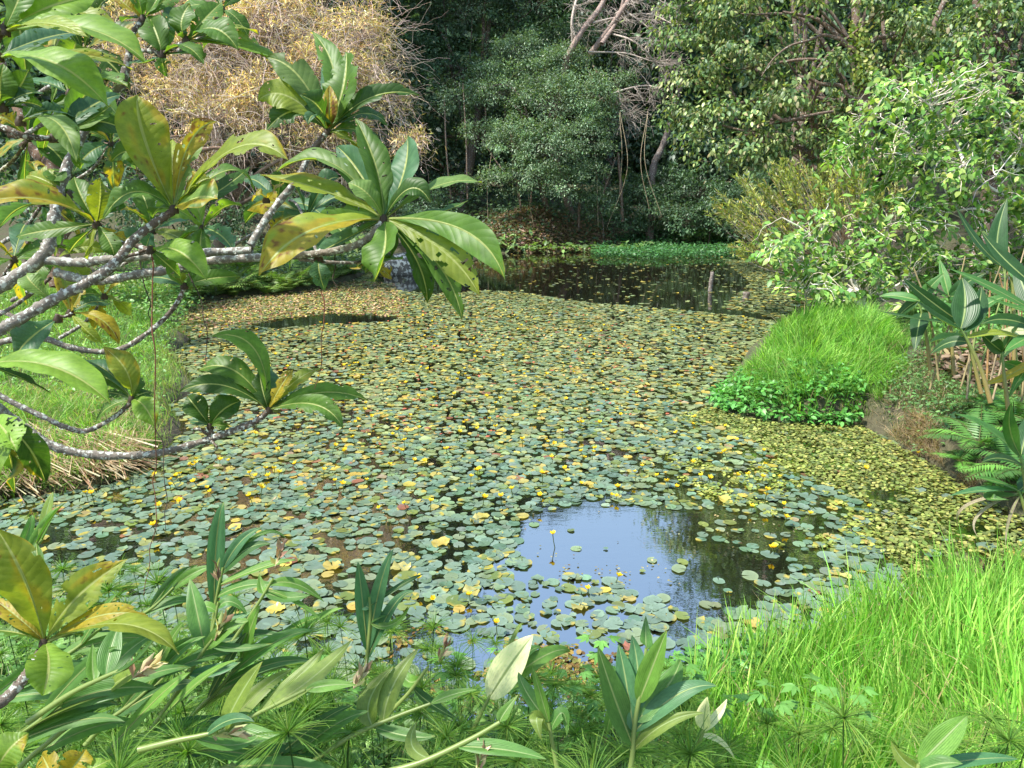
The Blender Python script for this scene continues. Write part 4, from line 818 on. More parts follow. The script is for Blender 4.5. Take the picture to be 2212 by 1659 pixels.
# ------------------------------------------------------------------ the leaning fore tree with leaf whorls
GRN = (.095, .19, .03); LIM = (.19, .32, .045); PAL = (.17, .27, .075); DRK = (.05, .115, .02); YEL = (.38, .30, .03); BRN = (.20, .09, .025); BLU = (.075, .165, .085); YGR = (.24, .30, .04)
def bigleaf(mb, rng, b, m, t, wpx, db, dt, hue, ragged=.25, patch=0, K=60, Mx=18, gin=False, roll=None, upw=.75):
    """leaf through base b, middle m and tip t (picture points at depths db .. dt)"""
    dm = (db + dt) / 2 - .03 * abs(dt - db) - (.0 if gin else .02)
    P0, PM, P2 = W(*b, db), W(*m, dm), W(*t, dt); C = 2 * PM - .5 * (P0 + P2)
    s = np.linspace(0, 1, K); Q = ((1 - s) ** 2)[:, None] * P0 + (2 * s * (1 - s))[:, None] * C + (s ** 2)[:, None] * P2
    T_ = nrm(np.gradient(Q, axis=0)); view = nrm(CAM - Q); Nv = nrm(view * (1 - upw * .5) + A([0, 0, 1.]) * upw + rng.normal(0, .22, 3)) if roll is None else nrm(view + A(roll))
    Nv = nrm(Nv - (Nv * T_).sum(1, keepdims=True) * T_); Sd = np.cross(T_, Nv)
    tw = (rng.normal(0, .15) + s * rng.normal(0, .42))[:, None] * (0 if gin else 1); Nv, Sd = Nv * np.cos(tw) + Sd * np.sin(tw), Sd * np.cos(tw) - Nv * np.sin(tw)
    wd = wpx * (db + dt) / 2 / F * 1.12
    if gin: prof = np.sin(np.pi * np.clip(s, 0, 1) ** .75) ** .8 * (1 - .1 * s)
    else: prof = np.where(s < .60, np.sin(np.pi / 2 * (s / .60)) ** 1.15, np.cos(np.pi / 2 * ((s - .60) / .40)) ** 1.0)
    prof = np.maximum(prof, .02); u = np.linspace(-1, 1, Mx + 1)
    Lg = np.linalg.norm(P2 - P0); ph = rng.uniform(0, 6, 4)
    fold = rng.uniform(.08, .5); wav = .035 * wd * (0 if gin else 1)
    V = Q[:, None] + Sd[:, None] * (u[None] * prof[:, None] * wd / 2)[..., None] + Nv[:, None] * ((np.abs(u)[None] * prof[:, None] * wd * fold - (u ** 2)[None] * prof[:, None] * wd * fold * .55) + wav * np.sin(s[:, None] * 22 + ph[0] + np.sign(u)[None] * ph[1]) * (np.abs(u)[None] ** 2) + (.02 * wd * np.sin(s[:, None] * 9 + ph[2]) * u[None]))[..., None]
    i, j = np.meshgrid(np.arange(K - 1), np.arange(Mx), indexing='ij'); a = i * (Mx + 1) + j
    # bitten edges and holes
    sc_, uc = (s[:-1] + s[1:]) / 2, (u[:-1] + u[1:]) / 2; keep = np.ones((K - 1, Mx), bool)
    ragged = ragged * 1.5 + .04 if not gin else 0
    if ragged > 0:
        n1 = vnoise(sc_[:, None] * 10 + ph[0] * 9, np.sign(uc)[None] * 3 + ph[1] * 7 + uc[None] * 1.0, 1.0, 5); keep &= ~((n1 < ragged * 1.25) & (np.abs(uc)[None] > .15 + n1 * 2.6 / max(ragged * 2, .3)) & (sc_[:, None] > .3))
        n2 = vnoise(sc_[:, None] * 26 + ph[2] * 5, uc[None] * 4 + ph[3] * 4, 1.0, 8); keep &= ~((n2 < ragged * .22) & (np.abs(uc)[None] > .2) & (sc_[:, None] > .25))
    Fa = np.stack([a, a + 1, a + Mx + 2, a + Mx + 1], -1)[keep]
    c = np.broadcast_to(A(hue), (K, Mx + 1, 3)).copy() * math.exp(rng.normal(0, .1)); ns = vnoise(s[:, None] * 6 + ph[0], u[None] * 2 + ph[3], 1.3, 11)[..., None]; ns2 = vnoise(s[:, None] * 17 + ph[1], u[None] * 5 + ph[3], 1.3, 12)[..., None]
    c = c * (.85 + .3 * ns)
    if patch:
        half = 1.0 if rng.uniform() < .5 else -1.0
        k = np.clip((ns * .8 + s[:, None, None] * .55 + (u[None, :, None] * half) * .2 - (1.15 - patch)) * 5, 0, 1); c = c * (1 - k) + A(YEL) * k
        k = np.clip((ns2 + ns * .5 + s[:, None, None] * .3 - (1.55 - patch * .55)) * 7, 0, 1); c = c * (1 - k) + A(BRN) * k
    else:
        k = np.clip((ns2 * .6 + s[:, None, None] ** 3 * .5 - .83) * 5, 0, 1) * rng.uniform(0, 1); c = c * (1 - k) + A(YEL) * k
    if not gin:   # stalk
        st = Q[:3]; 
    uv = np.stack(np.broadcast_arrays(u[None], s[:, None]), -1)
    mb.add(V.reshape(-1, 3), Fa, c.reshape(-1, 3), uv.reshape(-1, 2))
    # midrib as a raised ridge underneath
    tubes(mb, Q - Nv * .0012, np.linspace(.0032, .0008, K) * min(1.4, Lg / .3), (.34, .40, .13), 5)
R = np.random.default_rng(200)
tree_root = thing('whorl_tree', 'near tree leaning in from the left with grey lichened branches and whorls of large leaves', 'tree', W(-420, 900, 2.0))
LB = (.24, .225, .20); BB = (.115, .085, .065)
def branch(pts, r0, r1, c0=LB, c1=BB, whorls=(), d=None):
    r0 *= .84; r1 *= .84
    mb = MB(); P = [W(p[0], p[1], p[2] if len(p) > 2 else d) for p in pts]
    Q = limb(mb, P, r0, r1, c0, R, 11, 10, .085, c1)
    # leaf scars and nubs
    for _ in range(int(len(Q) * .35)):
        k = R.integers(2, len(Q) - 1); dd = nrm(R.normal(size=3)); rr = r0 + (r1 - r0) * k / len(Q)
        tubes(mb, A([Q[k], Q[k] + dd * rr * 1.15, Q[k] + dd * rr * 1.3]), A([rr * .4, rr * .3, .001]), c0 if k < len(Q) * .6 else c1, 5)
    bo = mb.build('branch', M_lichen, tree_root)
    for wh in whorls: whorl(bo, *wh)
    return bo
def whorl(parent, cx, cy, d, leaves, hub=.011):
    mb = MB(); 
    for L in leaves:
        tx, ty, mx_, my_, w_ = L[:5]; hue = L[5] if len(L) > 5 else GRN; dz = L[6] if len(L) > 6 else 0; patch = L[7] if len(L) > 7 else 0; rag = L[8] if len(L) > 8 else R.choice([.1, .25, .4, .55])
        bx = cx + (mx_ - cx) * .03; by = cy + (my_ - cy) * .03
        bigleaf(mb, R, (bx, by), (mx_, my_), (tx, ty), w_, d, d + dz, hue, rag, patch)
    c = W(cx, cy, d); 
    tubes(mb, A([c - [0, 0, .010], c - [0, 0, .002], c + [0, 0, .010]]), A([hub, hub * 1.1, hub * .5]), (.10, .07, .05), 8)
    o = mb.build('leaf_whorl', M_big, parent); return o
def rnd_leaves(cx, cy, n, L, w_, hues, a0=0, a1=360):
    out = []
    for k in range(n):
        a = math.radians(a0 + (a1 - a0) * (k + R.uniform(.2, .8)) / n); l = L * R.uniform(.75, 1.15); bx, by = math.cos(a), -math.sin(a) * .85
        m = (cx + bx * l * .55, cy + by * l * .55 - l * .10); t = (cx + bx * l, cy + by * l + l * .12)
        out.append((*t, *m, w_ * R.uniform(.8, 1.15), hues[R.integers(len(hues))], R.normal(0, .12), .5 if R.uniform() < .15 else 0))
    return out
# --- R6 the big whorl
R6 = [(1090, 603, 1000, 497, 62, GRN, -.18, 0, .0), (1040, 394, 945, 402, 56, PAL, .02, 0, .15), (880, 293, 872, 375, 74, BLU, .03, 0, .0), (768, 256, 812, 362, 58, GRN, .05, 0, .1), (728, 316, 778, 375, 62, BLU, .08, 0, .1), (598, 370, 712, 352, 56, PAL, .06, 0, .15), (562, 378, 700, 412, 62, YGR, .1, .25, .2),
      (560, 596, 668, 500, 96, YGR, -.12, .62, .05), (808, 608, 832, 540, 92, GRN, -.10, 0, .05), (1036, 638, 955, 540, 60, YGR, -.08, 0, .45), (998, 690, 945, 570, 50, GRN, -.02, 0, .4), (924, 655, 898, 560, 52, DRK, .04, 0, .3), (668, 492, 745, 470, 50, GRN, .05, .2, .5), (1010, 433, 935, 462, 40, DRK, .12, 0, .4), (930, 438, 885, 408, 44, DRK, -.05, 0, .0),
      (850, 560, 840, 520, 44, DRK, .12), (1020, 560, 960, 510, 60, BLU, .1, 0, .2), (790, 590, 800, 540, 50, DRK, .1), (660, 560, 740, 520, 40, BLU, .15), (752, 395, 795, 420, 55, PAL, -.04, 0, 0)]
R3 = [(297, 204, 312, 300, 92, YGR, -.06, .45, .1), (469, 262, 408, 312, 46, YEL, .04, .7, .5), (425, 290, 402, 352, 60, PAL, .05, 0, .3), (240, 350, 302, 338, 56, GRN, -.04, 0, .0), (622, 345, 505, 322, 74, YGR, -.15, .1, .4), (470, 430, 425, 428, 86, PAL, -.1, .45, .1), (549, 412, 492, 368, 56, GRN, .05, 0, .35), (222, 474, 290, 415, 52, GRN, .0, 0, .25), (372, 300, 372, 360, 34, YGR, .05), (330, 470, 345, 450, 36, GRN, .05), (455, 385, 425, 400, 60, YGR, 0, .5, .6), (540, 360, 460, 420, 46, DRK, .12)]
branch([(-120, 790, 1.75), (0, 712, 1.75), (48, 686), (112, 649), (186, 612), (242, 575), (287, 520), (330, 485), (373, 457)] and [(-120, 790, 1.75), (0, 712, 1.75), (48, 686, 1.75), (112, 649, 1.75), (186, 612, 1.75), (242, 575, 1.75), (287, 520, 1.75), (330, 485, 1.75), (373, 457, 1.75)], .0165, .011, LB, BB, [(375, 452, 1.75, R3)])
branch([(120, 588, 1.95), (170, 602, 1.95), (225, 606, 1.93), (300, 592, 1.93), (372, 582, 1.92), (428, 566, 1.9), (558, 556, 1.88), (652, 551, 1.86), (732, 540, 1.85), (787, 520, 1.85), (826, 478, 1.85)], .0135, .010, LB, (.2, .18, .16), [(829, 472, 1.85, R6)])
branch([(644, 559, 1.87), (700, 566, 1.88), (763, 567, 1.9), (800, 560, 1.92)], .006, .004, LB, BB, [(800, 560, 1.92, [(760, 582, 775, 575, 26, (.4, .3, .2), 0, .5), (845, 600, 830, 585, 30, YEL, 0, .6), (870, 560, 840, 560, 34, GRN, .05)]), (688, 558, 1.87, [(702, 629, 690, 590, 42, BLU, 0, 0, .3)])])
# --- R5 upper whorl on the steep branch
R5 = [(674, 68, 722, 160, 46, GRN, .12, 0, .3), (748, 112, 742, 190, 84, GRN, .02, 0, .5), (576, 124, 648, 168, 62, PAL, -.02, 0, .15), (556, 218, 622, 208, 64, YGR, -.04, 0, .15), (573, 285, 640, 240, 56, DRK, -.02, 0, .35), (648, 205, 690, 235, 58, DRK, -.12, 0, .15), (905, 206, 805, 210, 46, DRK, .0, 0, .3), (840, 276, 788, 245, 42, DRK, .06, 0, .4), (832, 318, 775, 282, 52, GRN, .1, 0, .3), (712, 184, 712, 240, 34, BRN, -.03, .6, .1), (770, 205, 745, 235, 40, BLU, .08), (665, 270, 680, 250, 30, BLU, -.1), (770, 330, 748, 300, 60, YGR, .05, .2, .3), (700, 130, 715, 190, 40, BLU, .15)]
branch([(100, 562, 2.05), (171, 567, 2.05), (236, 560, 2.05), (330, 553, 2.05), (426, 546, 2.05), (545, 541, 2.05)], .0145, .0125, LB, LB)
branch([(541, 530, 2.05), (580, 466, 2.07), (640, 389, 2.08), (672, 329, 2.1), (704, 288, 2.1)], .0125, .009, LB, BB, [(707, 283, 2.1, R5)])
branch([(-100, 680, 2.05), (36, 597, 2.05), (98, 546, 2.05), (113, 484, 2.07), (135, 393, 2.1), (149, 349, 2.12), (190, 270, 2.12), (255, 193, 2.12), (273, 145, 2.12), (283, 90, 2.12), (287, 73, 2.1), (309, 42, 2.1)], .022, .009, LB, BB,
       [(309, 40, 2.1, [(236, -20, 268, 8, 44, YEL, 0, .7), (352, -32, 335, 8, 44, GRN), (405, -25, 360, -2, 44, GRN, .1), (300, -60, 300, -10, 44, GRN), (262, 48, 285, 35, 34, DRK, .05)]), (150, 420, 2.1, [(135, 402, 120, 380, 40, GRN), (62, 378, 100, 392, 50, YGR, 0, .1)])])
branch([(283, 108, 2.1), (302, 109, 2.08), (330, 110, 2.06), (348, 117, 2.05)], .007, .007, (.2, .18, .15), BB, [(349, 117, 2.05, [(362, 162, 352, 140, 34, GRN, .05), (440, 138, 398, 100, 44, GRN, -.05, 0, .2), (322, 35, 340, 78, 58, GRN, .04, 0, .1), (345, 30, 352, 70, 44, GRN, .1), (442, 130, 420, 116, 24, DRK, .1), (285, 130, 312, 135, 34, BLU, .1)])])
branch([(350, 116, 2.05), (380, 100, 2.05), (400, 88, 2.05)], .006, .006, BB, BB, [(402, 86, 2.05, [(515, 108, 462, 62, 58, GRN, -.05, 0, .3), (411, 8, 392, 48, 56, GRN, 0, 0, .1), (478, 5, 442, 42, 48, GRN, .05, 0, .4), (372, 12, 380, 50, 44, DRK, .08), (560, 75, 500, 60, 38, YGR, .1, .2, .5), (575, 120, 520, 90, 40, PAL, .15, 0, .6), (620, 190, 570, 120, 44, LIM, .2, 0, .2)])])
branch([(180, 610, 1.85), (255, 560, 1.87), (320, 542, 1.88), (290, 530, 1.89), (255, 521, 1.9), (225, 500, 1.9), (209, 486, 1.9)], .006, .0065, BB, BB, [(209, 484, 1.9, [(-70, 445, 90, 432, 78, YGR, -.15, .55, .3), (160, 382, 178, 430, 44, GRN, .05), (216, 384, 216, 432, 54, YGR, -.03, .1, .2), (262, 405, 245, 440, 50, BLU, .06), (36, 512, 100, 498, 40, GRN, .02), (366, 424, 290, 412, 52, GRN, .08, 0, .2), (247, 555, 236, 522, 38, GRN, -.03, 0, .2), (292, 518, 262, 515, 32, YEL, .05, .8), (150, 545, 170, 520, 40, DRK, .1), (190, 560, 195, 525, 34, YGR, .05)])])
branch([(-60, 270, 1.6), (4, 276, 1.6), (44, 291, 1.6), (80, 298, 1.62), (116, 298, 1.65)], .009, .007, BB, BB, [(5, 232, 1.55, [(8, 138, 0, 190, 56, GRN, 0, 0, .0), (62, 150, 38, 195, 50, GRN, .05, 0, .1), (93, 200, 50, 205, 46, BLU, .05), (-60, 180, -25, 200, 50, GRN), (110, 245, 60, 222, 44, DRK, .1)]), (44, 262, 1.6, [(165, 350, 120, 262, 52, PAL, -.1, 0, .1), (170, 262, 110, 240, 40, BLU, .1)]), (116, 298, 1.65, [(175, 365, 165, 330, 46, GRN, .05), (240, 228, 190, 262, 48, PAL, .1, 0, .2), (260, 205, 190, 235, 60, BLU, .12), (210, 165, 170, 225, 56, GRN, .12), (285, 290, 200, 262, 50, DRK, .15)])])
branch([(-60, 130, 1.4), (-20, 100, 1.4), (10, 60, 1.4)], .010, .008, BB, BB, [(8, 66, 1.4, [(313, 131, 180, 62, 92, LIM, -.05, 0, .0), (190, 80, 100, 50, 40, YGR, -.1, .1, .3), (210, -10, 110, 15, 80, LIM, .05, 0, .0), (60, -60, 40, 0, 60, GRN), (-80, 40, -30, 45, 60, YGR, 0, .2)])])
branch([(-80, 150, 1.5), (-30, 130, 1.5), (-5, 122, 1.5)], .009, .007, BB, BB, [(-5, 122, 1.5, [(233, 230, 120, 138, 86, LIM, -.08, 0, .0), (200, 178, 120, 122, 44, GRN, .1), (150, 145, 80, 105, 60, GRN, .15), (170, 70, 90, 85, 60, BLU, .15), (285, 150, 180, 120, 40, YGR, .1, .3)])])
# --- middle and lower branches
branch([(-60, 760, 2.2), (20, 735, 2.2), (93, 731, 2.2), (150, 750, 2.22), (223, 760, 2.25), (279, 746, 2.27), (346, 697, 2.3), (382, 655, 2.3), (398, 622, 2.3)], .011, .008, LB, BB,
       [(398, 618, 2.3, [(521, 598, 455, 602, 34, GRN, .05), (380, 560, 385, 590, 34, YGR), (448, 570, 430, 592, 34, GRN, .1), (360, 585, 378, 600, 28, GRN), (325, 600, 360, 602, 30, BLU, .1)])])
branch([(-60, 700, 2.3), (0, 679, 2.3), (60, 640, 2.3), (110, 600, 2.3)], .008, .006, (.2, .18, .16), BB, [(112, 648, 2.0, [(58, 592, 70, 612, 44, PAL)])])
branch([(-60, 660, 2.4), (8, 675, 2.4), (40, 690, 2.4), (75, 702, 2.4)], .009, .007, (.2, .18, .16), BB)
branch([(300, 545, 1.8), (318, 540, 1.8), (332, 548, 1.8)], .004, .004, BB, BB, [(326, 540, 1.8, [(447, 606, 388, 545, 62, LIM, -.08, 0, .05), (392, 600, 360, 570, 44, GRN, .05)])])
branch([(120, 680, 1.9), (140, 684, 1.9), (155, 676, 1.9)], .004, .004, BB, BB, [(125, 688, 1.9, [(34, 768, 70, 728, 66, BLU, -.04, 0, .0)]), (152, 676, 1.95, [(258, 744, 218, 690, 34, YEL, 0, .7, .1), (222, 744, 185, 712, 24, YGR), (242, 660, 200, 652, 30, BLU, .1), (180, 620, 165, 650, 30, YEL, 0, .4)])])
branch([(-60, 800, 2.1), (0, 854, 2.12), (97, 902, 2.15), (140, 922, 2.17), (186, 931, 2.2), (240, 905, 2.2), (272, 880, 2.2), (284, 866, 2.2)], .010, .0075, (.22, .2, .18), BB,
       [(285, 862, 2.2, [(145, 788, 215, 792, 40, BLU, .05, 0, .1), (160, 815, 220, 812, 36, GRN, .08), (223, 750, 272, 800, 50, YGR, -.03, .3, .0), (335, 922, 312, 878, 46, LIM, -.05, .1, .1), (207, 912, 235, 880, 32, GRN, .03), (328, 846, 308, 850, 34, DRK, .05), (300, 808, 296, 830, 26, GRN, .05), (225, 850, 250, 850, 34, DRK, .1)])])
branch([(-90, 760, 1.7), (-60, 775, 1.7), (-40, 785, 1.7)], .007, .006, BB, BB, [(-40, 788, 1.7, [(240, 873, 110, 792, 84, LIM, -.08, 0, .0), (110, 850, 30, 810, 40, DRK, .0)])])
branch([(-60, 900, 1.7), (-40, 905, 1.7), (-20, 900, 1.7)], .008, .006, BB, BB, [(-20, 900, 1.7, [(37, 975, 10, 930, 70, LIM, -.1), (99, 1044, 55, 958, 58, DRK, .1, .1, .3), (-5, 1035, -10, 960, 80, LIM, -.1, 0, .1), (32, 1064, 20, 980, 52, DRK, .1, .2, .4)])])
R9 = [(456, 727, 548, 752, 46, GRN, -.03, 0, .1), (387, 847, 480, 832, 40, DRK, -.05, 0, .1), (428, 800, 505, 800, 52, GRN, .03, 0, .25), (700, 794, 640, 822, 36, YGR, .05, .2, .3), (632, 798, 605, 838, 36, YEL, 0, .6, .5), (797, 866, 695, 848, 38, GRN, .05, 0, .35), (741, 925, 680, 874, 42, GRN, -.1, 0, .3), (575, 780, 580, 830, 40, BLU, .1), (660, 830, 620, 850, 34, BLU, .08), (560, 800, 568, 845, 36, DRK, .02)]
branch([(30, 909, 2.3), (75, 940, 2.3), (130, 969, 2.32), (223, 984, 2.35), (335, 980, 2.37), (435, 954, 2.4), (521, 924, 2.4), (560, 905, 2.4), (578, 888, 2.4)], .0165, .011, LB, BB, [(580, 885, 2.4, R9)])
branch([(450, 952, 2.4), (456, 940, 2.4), (454, 924, 2.4)], .010, .009, BB, BB, [(454, 920, 2.4, [(405, 856, 425, 882, 46, DRK, 0, 0, .1), (521, 866, 482, 886, 52, DRK, .03, 0, .05), (496, 922, 475, 918, 18, GRN), (410, 910, 432, 912, 22, BLU, .05)])])
branch([(452, 940, 2.4), (432, 928, 2.38), (418, 926, 2.38)], .007, .005, BB, BB)
branch([(455, 950, 2.4), (466, 962, 2.38), (470, 970, 2.38)], .005, .003, BB, BB)
branch([(-90, 1560, 1.4), (0, 1517, 1.43), (40, 1480, 1.45), (67, 1443, 1.46), (88, 1405, 1.47)], .015, .009, (.2, .17, .14), BB,
       [(97, 1387, 1.48, [(-10, 1138, 55, 1255, 98, YGR, -.1, .35, .1), (78, 1168, 88, 1275, 58, GRN, .05, 0, .05), (275, 1208, 165, 1292, 72, YGR, -.02, .15, .35), (320, 1332, 215, 1330, 40, YEL, -.05, .45, .3), (387, 1413, 262, 1348, 60, YGR, -.12, .1, .15), (92, 1502, 105, 1440, 82, LIM, -.1, 0, .2), (-20, 1290, 40, 1335, 44, YEL, .03, .6, .4), (-15, 1362, 40, 1368, 42, GRN, 0, .1), (40, 1290, 65, 1330, 36, YGR, .08, .3), (180, 1372, 140, 1372, 30, GRN, .05)])])
branch([(-80, 1700, 1.3), (-40, 1690, 1.3), (-20, 1680, 1.3)], .008, .007, BB, BB, [(-20, 1690, 1.3, [(62, 1585, 15, 1625, 66, LIM, 0, .1, .1), (110, 1720, 40, 1690, 60, YGR, -.05, .2)])])
branch([(60, 1760, 1.35), (100, 1730, 1.35), (120, 1700, 1.35)], .008, .007, BB, BB, [(120, 1700, 1.35, [(185, 1620, 160, 1655, 60, YEL, 0, .2, .5), (240, 1640, 190, 1665, 40, LIM), (90, 1630, 105, 1660, 50, YEL, .05, .3, .5)])])
# whorls further back inside the crown
for cx, cy, d, n, L, w_, hs, kw in [(437, 492, 2.5, 6, 115, 44, (GRN, BLU, LIM), {}), (664, 466, 2.35, 8, 120, 44, (BLU, GRN, BLU), {}), (600, 440, 2.6, 6, 100, 36, (BLU, DRK), {}), (330, 500, 2.6, 6, 110, 40, (GRN, YGR, BLU), {}), (90, 440, 2.3, 6, 110, 42, (GRN, DRK, BLU), {}), (150, 200, 2.2, 7, 150, 56, (GRN, BLU, LIM), {}),
        (60, 300, 2.4, 6, 120, 48, (DRK, GRN), {}), (180, 110, 2.4, 7, 150, 50, (GRN, DRK), {}), (120, 560, 2.5, 6, 110, 38, (GRN, YGR), {}), (30, 560, 2.2, 6, 120, 42, (GRN, YEL, BLU), {}), (225, 640, 2.5, 5, 90, 30, (GRN, YGR, YEL), {}), (30, 20, 1.9, 6, 150, 60, (GRN, LIM), {}), (240, 310, 2.5, 6, 100, 40, (BLU, DRK, GRN), {}), (140, 20, 2.2, 6, 150, 50, (GRN, YGR), {}), (480, 20, 2.4, 5, 110, 44, (GRN, DRK), {})]:
    branch([(cx - 95, cy + 90, d + .1), (cx - 40, cy + 55, d + .05), (cx, cy + 4, d)], .008, .006, (.2, .18, .16), BB, [(cx, cy, d, rnd_leaves(cx, cy, n, L, w_, hs))])
branch([(690, 560, 2.0), (640, 440, 2.25), (600, 442, 2.6)], .005, .005, LB, BB, [(575, 432, 2.3, [(612, 396, 595, 408, 38, YEL, 0, .9, .3), (545, 436, 560, 420, 34, YEL, 0, .6, .5)])])
mb = MB(); limb(mb, [A([-2.6, 1.2, gz(-2.6, 1.2) - .2]), A([-2.3, 1.4, 2.0]), W(-560, 900, 1.9), W(-420, 800, 1.9), W(-200, 740, 1.95), W(-60, 660, 2.0)], .07, .028, LB, R, 12, 10, .05); limb(mb, [W(-420, 800, 1.9), W(-250, 860, 2.1), W(-60, 860, 2.2), W(32, 911, 2.3)], .03, .0165, LB, R, 10, 10); limb(mb, [W(-420, 800, 1.9), W(-300, 400, 1.7), W(-120, 160, 1.45), W(-60, 130, 1.4)], .03, .011, LB, R, 10, 10); limb(mb, [W(-500, 1100, 1.8), W(-420, 1500, 1.5), W(-200, 1640, 1.35), W(-85, 1560, 1.4)], .03, .015, LB, R, 10, 10)
mb.build('trunk', M_lichen, tree_root)
for (pts, lb) in [([(326, 540, 1.9), (329, 640, 1.9), (331, 760, 1.9), (338, 930, 1.95), (336, 1040, 2.0), (337, 1130, 2.0), (322, 1210, 2.05), (312, 1285, 2.1)], 'longest reddish dry runner hanging from the branches on the left'), ([(697, 630, 2.0), (696, 700, 2.0), (693, 780, 2.05), (680, 840, 2.1)], 'thin red dry runner hanging below the bluish drooping leaf'), ([(408, 590, 2.1), (437, 660, 2.1), (443, 740, 2.1), (446, 790, 2.1)], 'thin dark runner hanging below the middle left branch'),
                  ([(338, 925, 2.2), (352, 970, 2.2), (356, 1080, 2.2), (358, 1150, 2.2)], 'dark thin runner beside the longest reddish one'), ([(300, 560, 2.1), (318, 640, 2.1), (322, 690, 2.12), (328, 730, 2.1)], 'short dark runner above the curved lower branch'), ([(724, 545, 1.95), (720, 590, 1.95), (722, 632, 1.95)], 'short thin runner behind the bluish leaf')]:
    mb = MB(); limb(mb, [W(p[0] + R.normal(0, 2.5), p[1], p[2]) for p in smoothpath(pts, 3)], .0019, .0009, (.20, .085, .05) if 'red' in lb and 'dark thin' not in lb else (.06, .045, .035), R, 5, 8, .15)
    tag(mb.build('hanging_runner', M_twig), lb, 'hanging runner')

# ------------------------------------------------------------------ papyrus, ginger and vines on the near bank
def papyrus(rng, h, nr=85, rl=.12, col=(.16, .31, .06)):
    root = thing('papyrus', 'x', 'papyrus', (0, 0, 0), 'dwarf papyrus on the near bank')
    mb = MB(); ln = rng.normal(0, .05, 2) * h; top = A([ln[0], ln[1], h]); limb(mb, [A([0, 0, -.1]), A([ln[0] * .2, ln[1] * .2, h * .5]), top], .0030, .0020, (.06, .13, .03), rng, 5, 5, 0); mb.build('stem', M_grass, root)
    mb = MB(); d = nrm(np.c_[rng.normal(size=(nr, 2)), rng.uniform(-.35, 1.3, nr)]); t_ = np.linspace(0, 1, 5)[None, :, None]; l = rl * rng.uniform(.6, 1.1, (nr, 1, 1))
    P = top + d[:, None] * t_ * l + A([0, 0, -.25]) * t_ ** 2 * l; a = nrm(np.cross(d, rng.normal(size=(nr, 3))))
    strips(mb, P, np.broadcast_to(np.linspace(.0026, .0013, 5), (nr, 5)), a, palette(rng, nr, [col, (.25, .38, .07), (.11, .23, .05)]))
    strips(mb, P, np.broadcast_to(np.linspace(.0026, .0013, 5), (nr, 5)), nrm(np.cross(d, a)), palette(rng, nr, [col, (.22, .36, .07)]))
    n = 7; d = nrm(np.c_[rng.normal(size=(n, 2)), rng.normal(.25, .2, n)]); P = top + d[:, None] * t_ * .05; strips(mb, P, np.broadcast_to(np.interp(np.linspace(0, 1, 5), [0, .4, 1], [.002, .004, .0005]), (n, 5)), nrm(np.cross(d, [0, 0, 1.])), palette(rng, n, [(.16, .28, .05)]))
    mb.build('umbel', M_grass, root); return root
rng = np.random.default_rng(301)
pp = [papyrus(rng, h, nr, rl) for h, nr, rl in [(.6, 80, .13), (.5, 95, .115), (.75, 75, .14), (.4, 90, .10), (.55, 60, .14)]]
hts = [.6, .5, .75, .4, .55]
def topline(x): return np.interp(x, [0, 100, 300, 430, 560, 700, 850, 960, 1060, 1200, 1400, 1500, 1700, 2212], [1150, 1190, 1200, 1200, 1290, 1300, 1320, 1350, 1350, 1440, 1400, 1450, 1500, 1540])
cnt = 0; heads = []
for px_, py_ in [(1020, 1395), (700, 1415), (415, 1245), (235, 1240), (590, 1300), (925, 1400), (1100, 1500), (2025, 1640), (1950, 1610), (290, 1390), (690, 1580), (870, 1600), (560, 1560), (1240, 1480), (1500, 1640), (820, 1480)] + [(None, None)] * 1500:
    if cnt >= 235: break
    if px_ is None: px_ = rng.uniform(0, 1500) if rng.uniform() < .9 else rng.uniform(1400, 2212); py_ = topline(px_) + 20 + (1690 - topline(px_)) * rng.uniform() ** 1.1
    # head point on a ray, stem base on the terrain below
    k = int(rng.integers(5)); s = rng.uniform(.85, 1.2); ok = False
    for dd in np.linspace(1.9, 5.2, 60):
        p = W(px_, py_, dd); g = gz(p[0], p[1])
        if p[2] - g <= hts[k] * s: ok = True; break
    if not ok or min([1e9] + [(px_ - a) ** 2 + (py_ - b) ** 2 for a, b in heads]) < 24 ** 2: continue
    if g < -.25: continue
    heads.append((px_, py_)); cnt += 1
    v = 'low in front' if py_ > 1500 else ('at the left water edge' if px_ < 500 else ('before the floating weed' if py_ < 1420 and px_ < 1300 else 'in the middle of the thicket'))
    place(pp[k], (p[0], p[1], p[2] - hts[k] * s), rng.uniform(0, 6.28), s, ['dwarf papyrus with a loose umbel ', 'dwarf papyrus with a dense umbel ', 'long-stemmed dwarf papyrus ', 'small dwarf papyrus ', 'thin-rayed dwarf papyrus '][k] + v)
print('papyrus', cnt)
GG = (.10, .23, .05); GL = (.14, .29, .05); GP = (.72, .74, .42); GY = (.17, .25, .045); GB = (.08, .21, .085); GD = (.05, .13, .03)
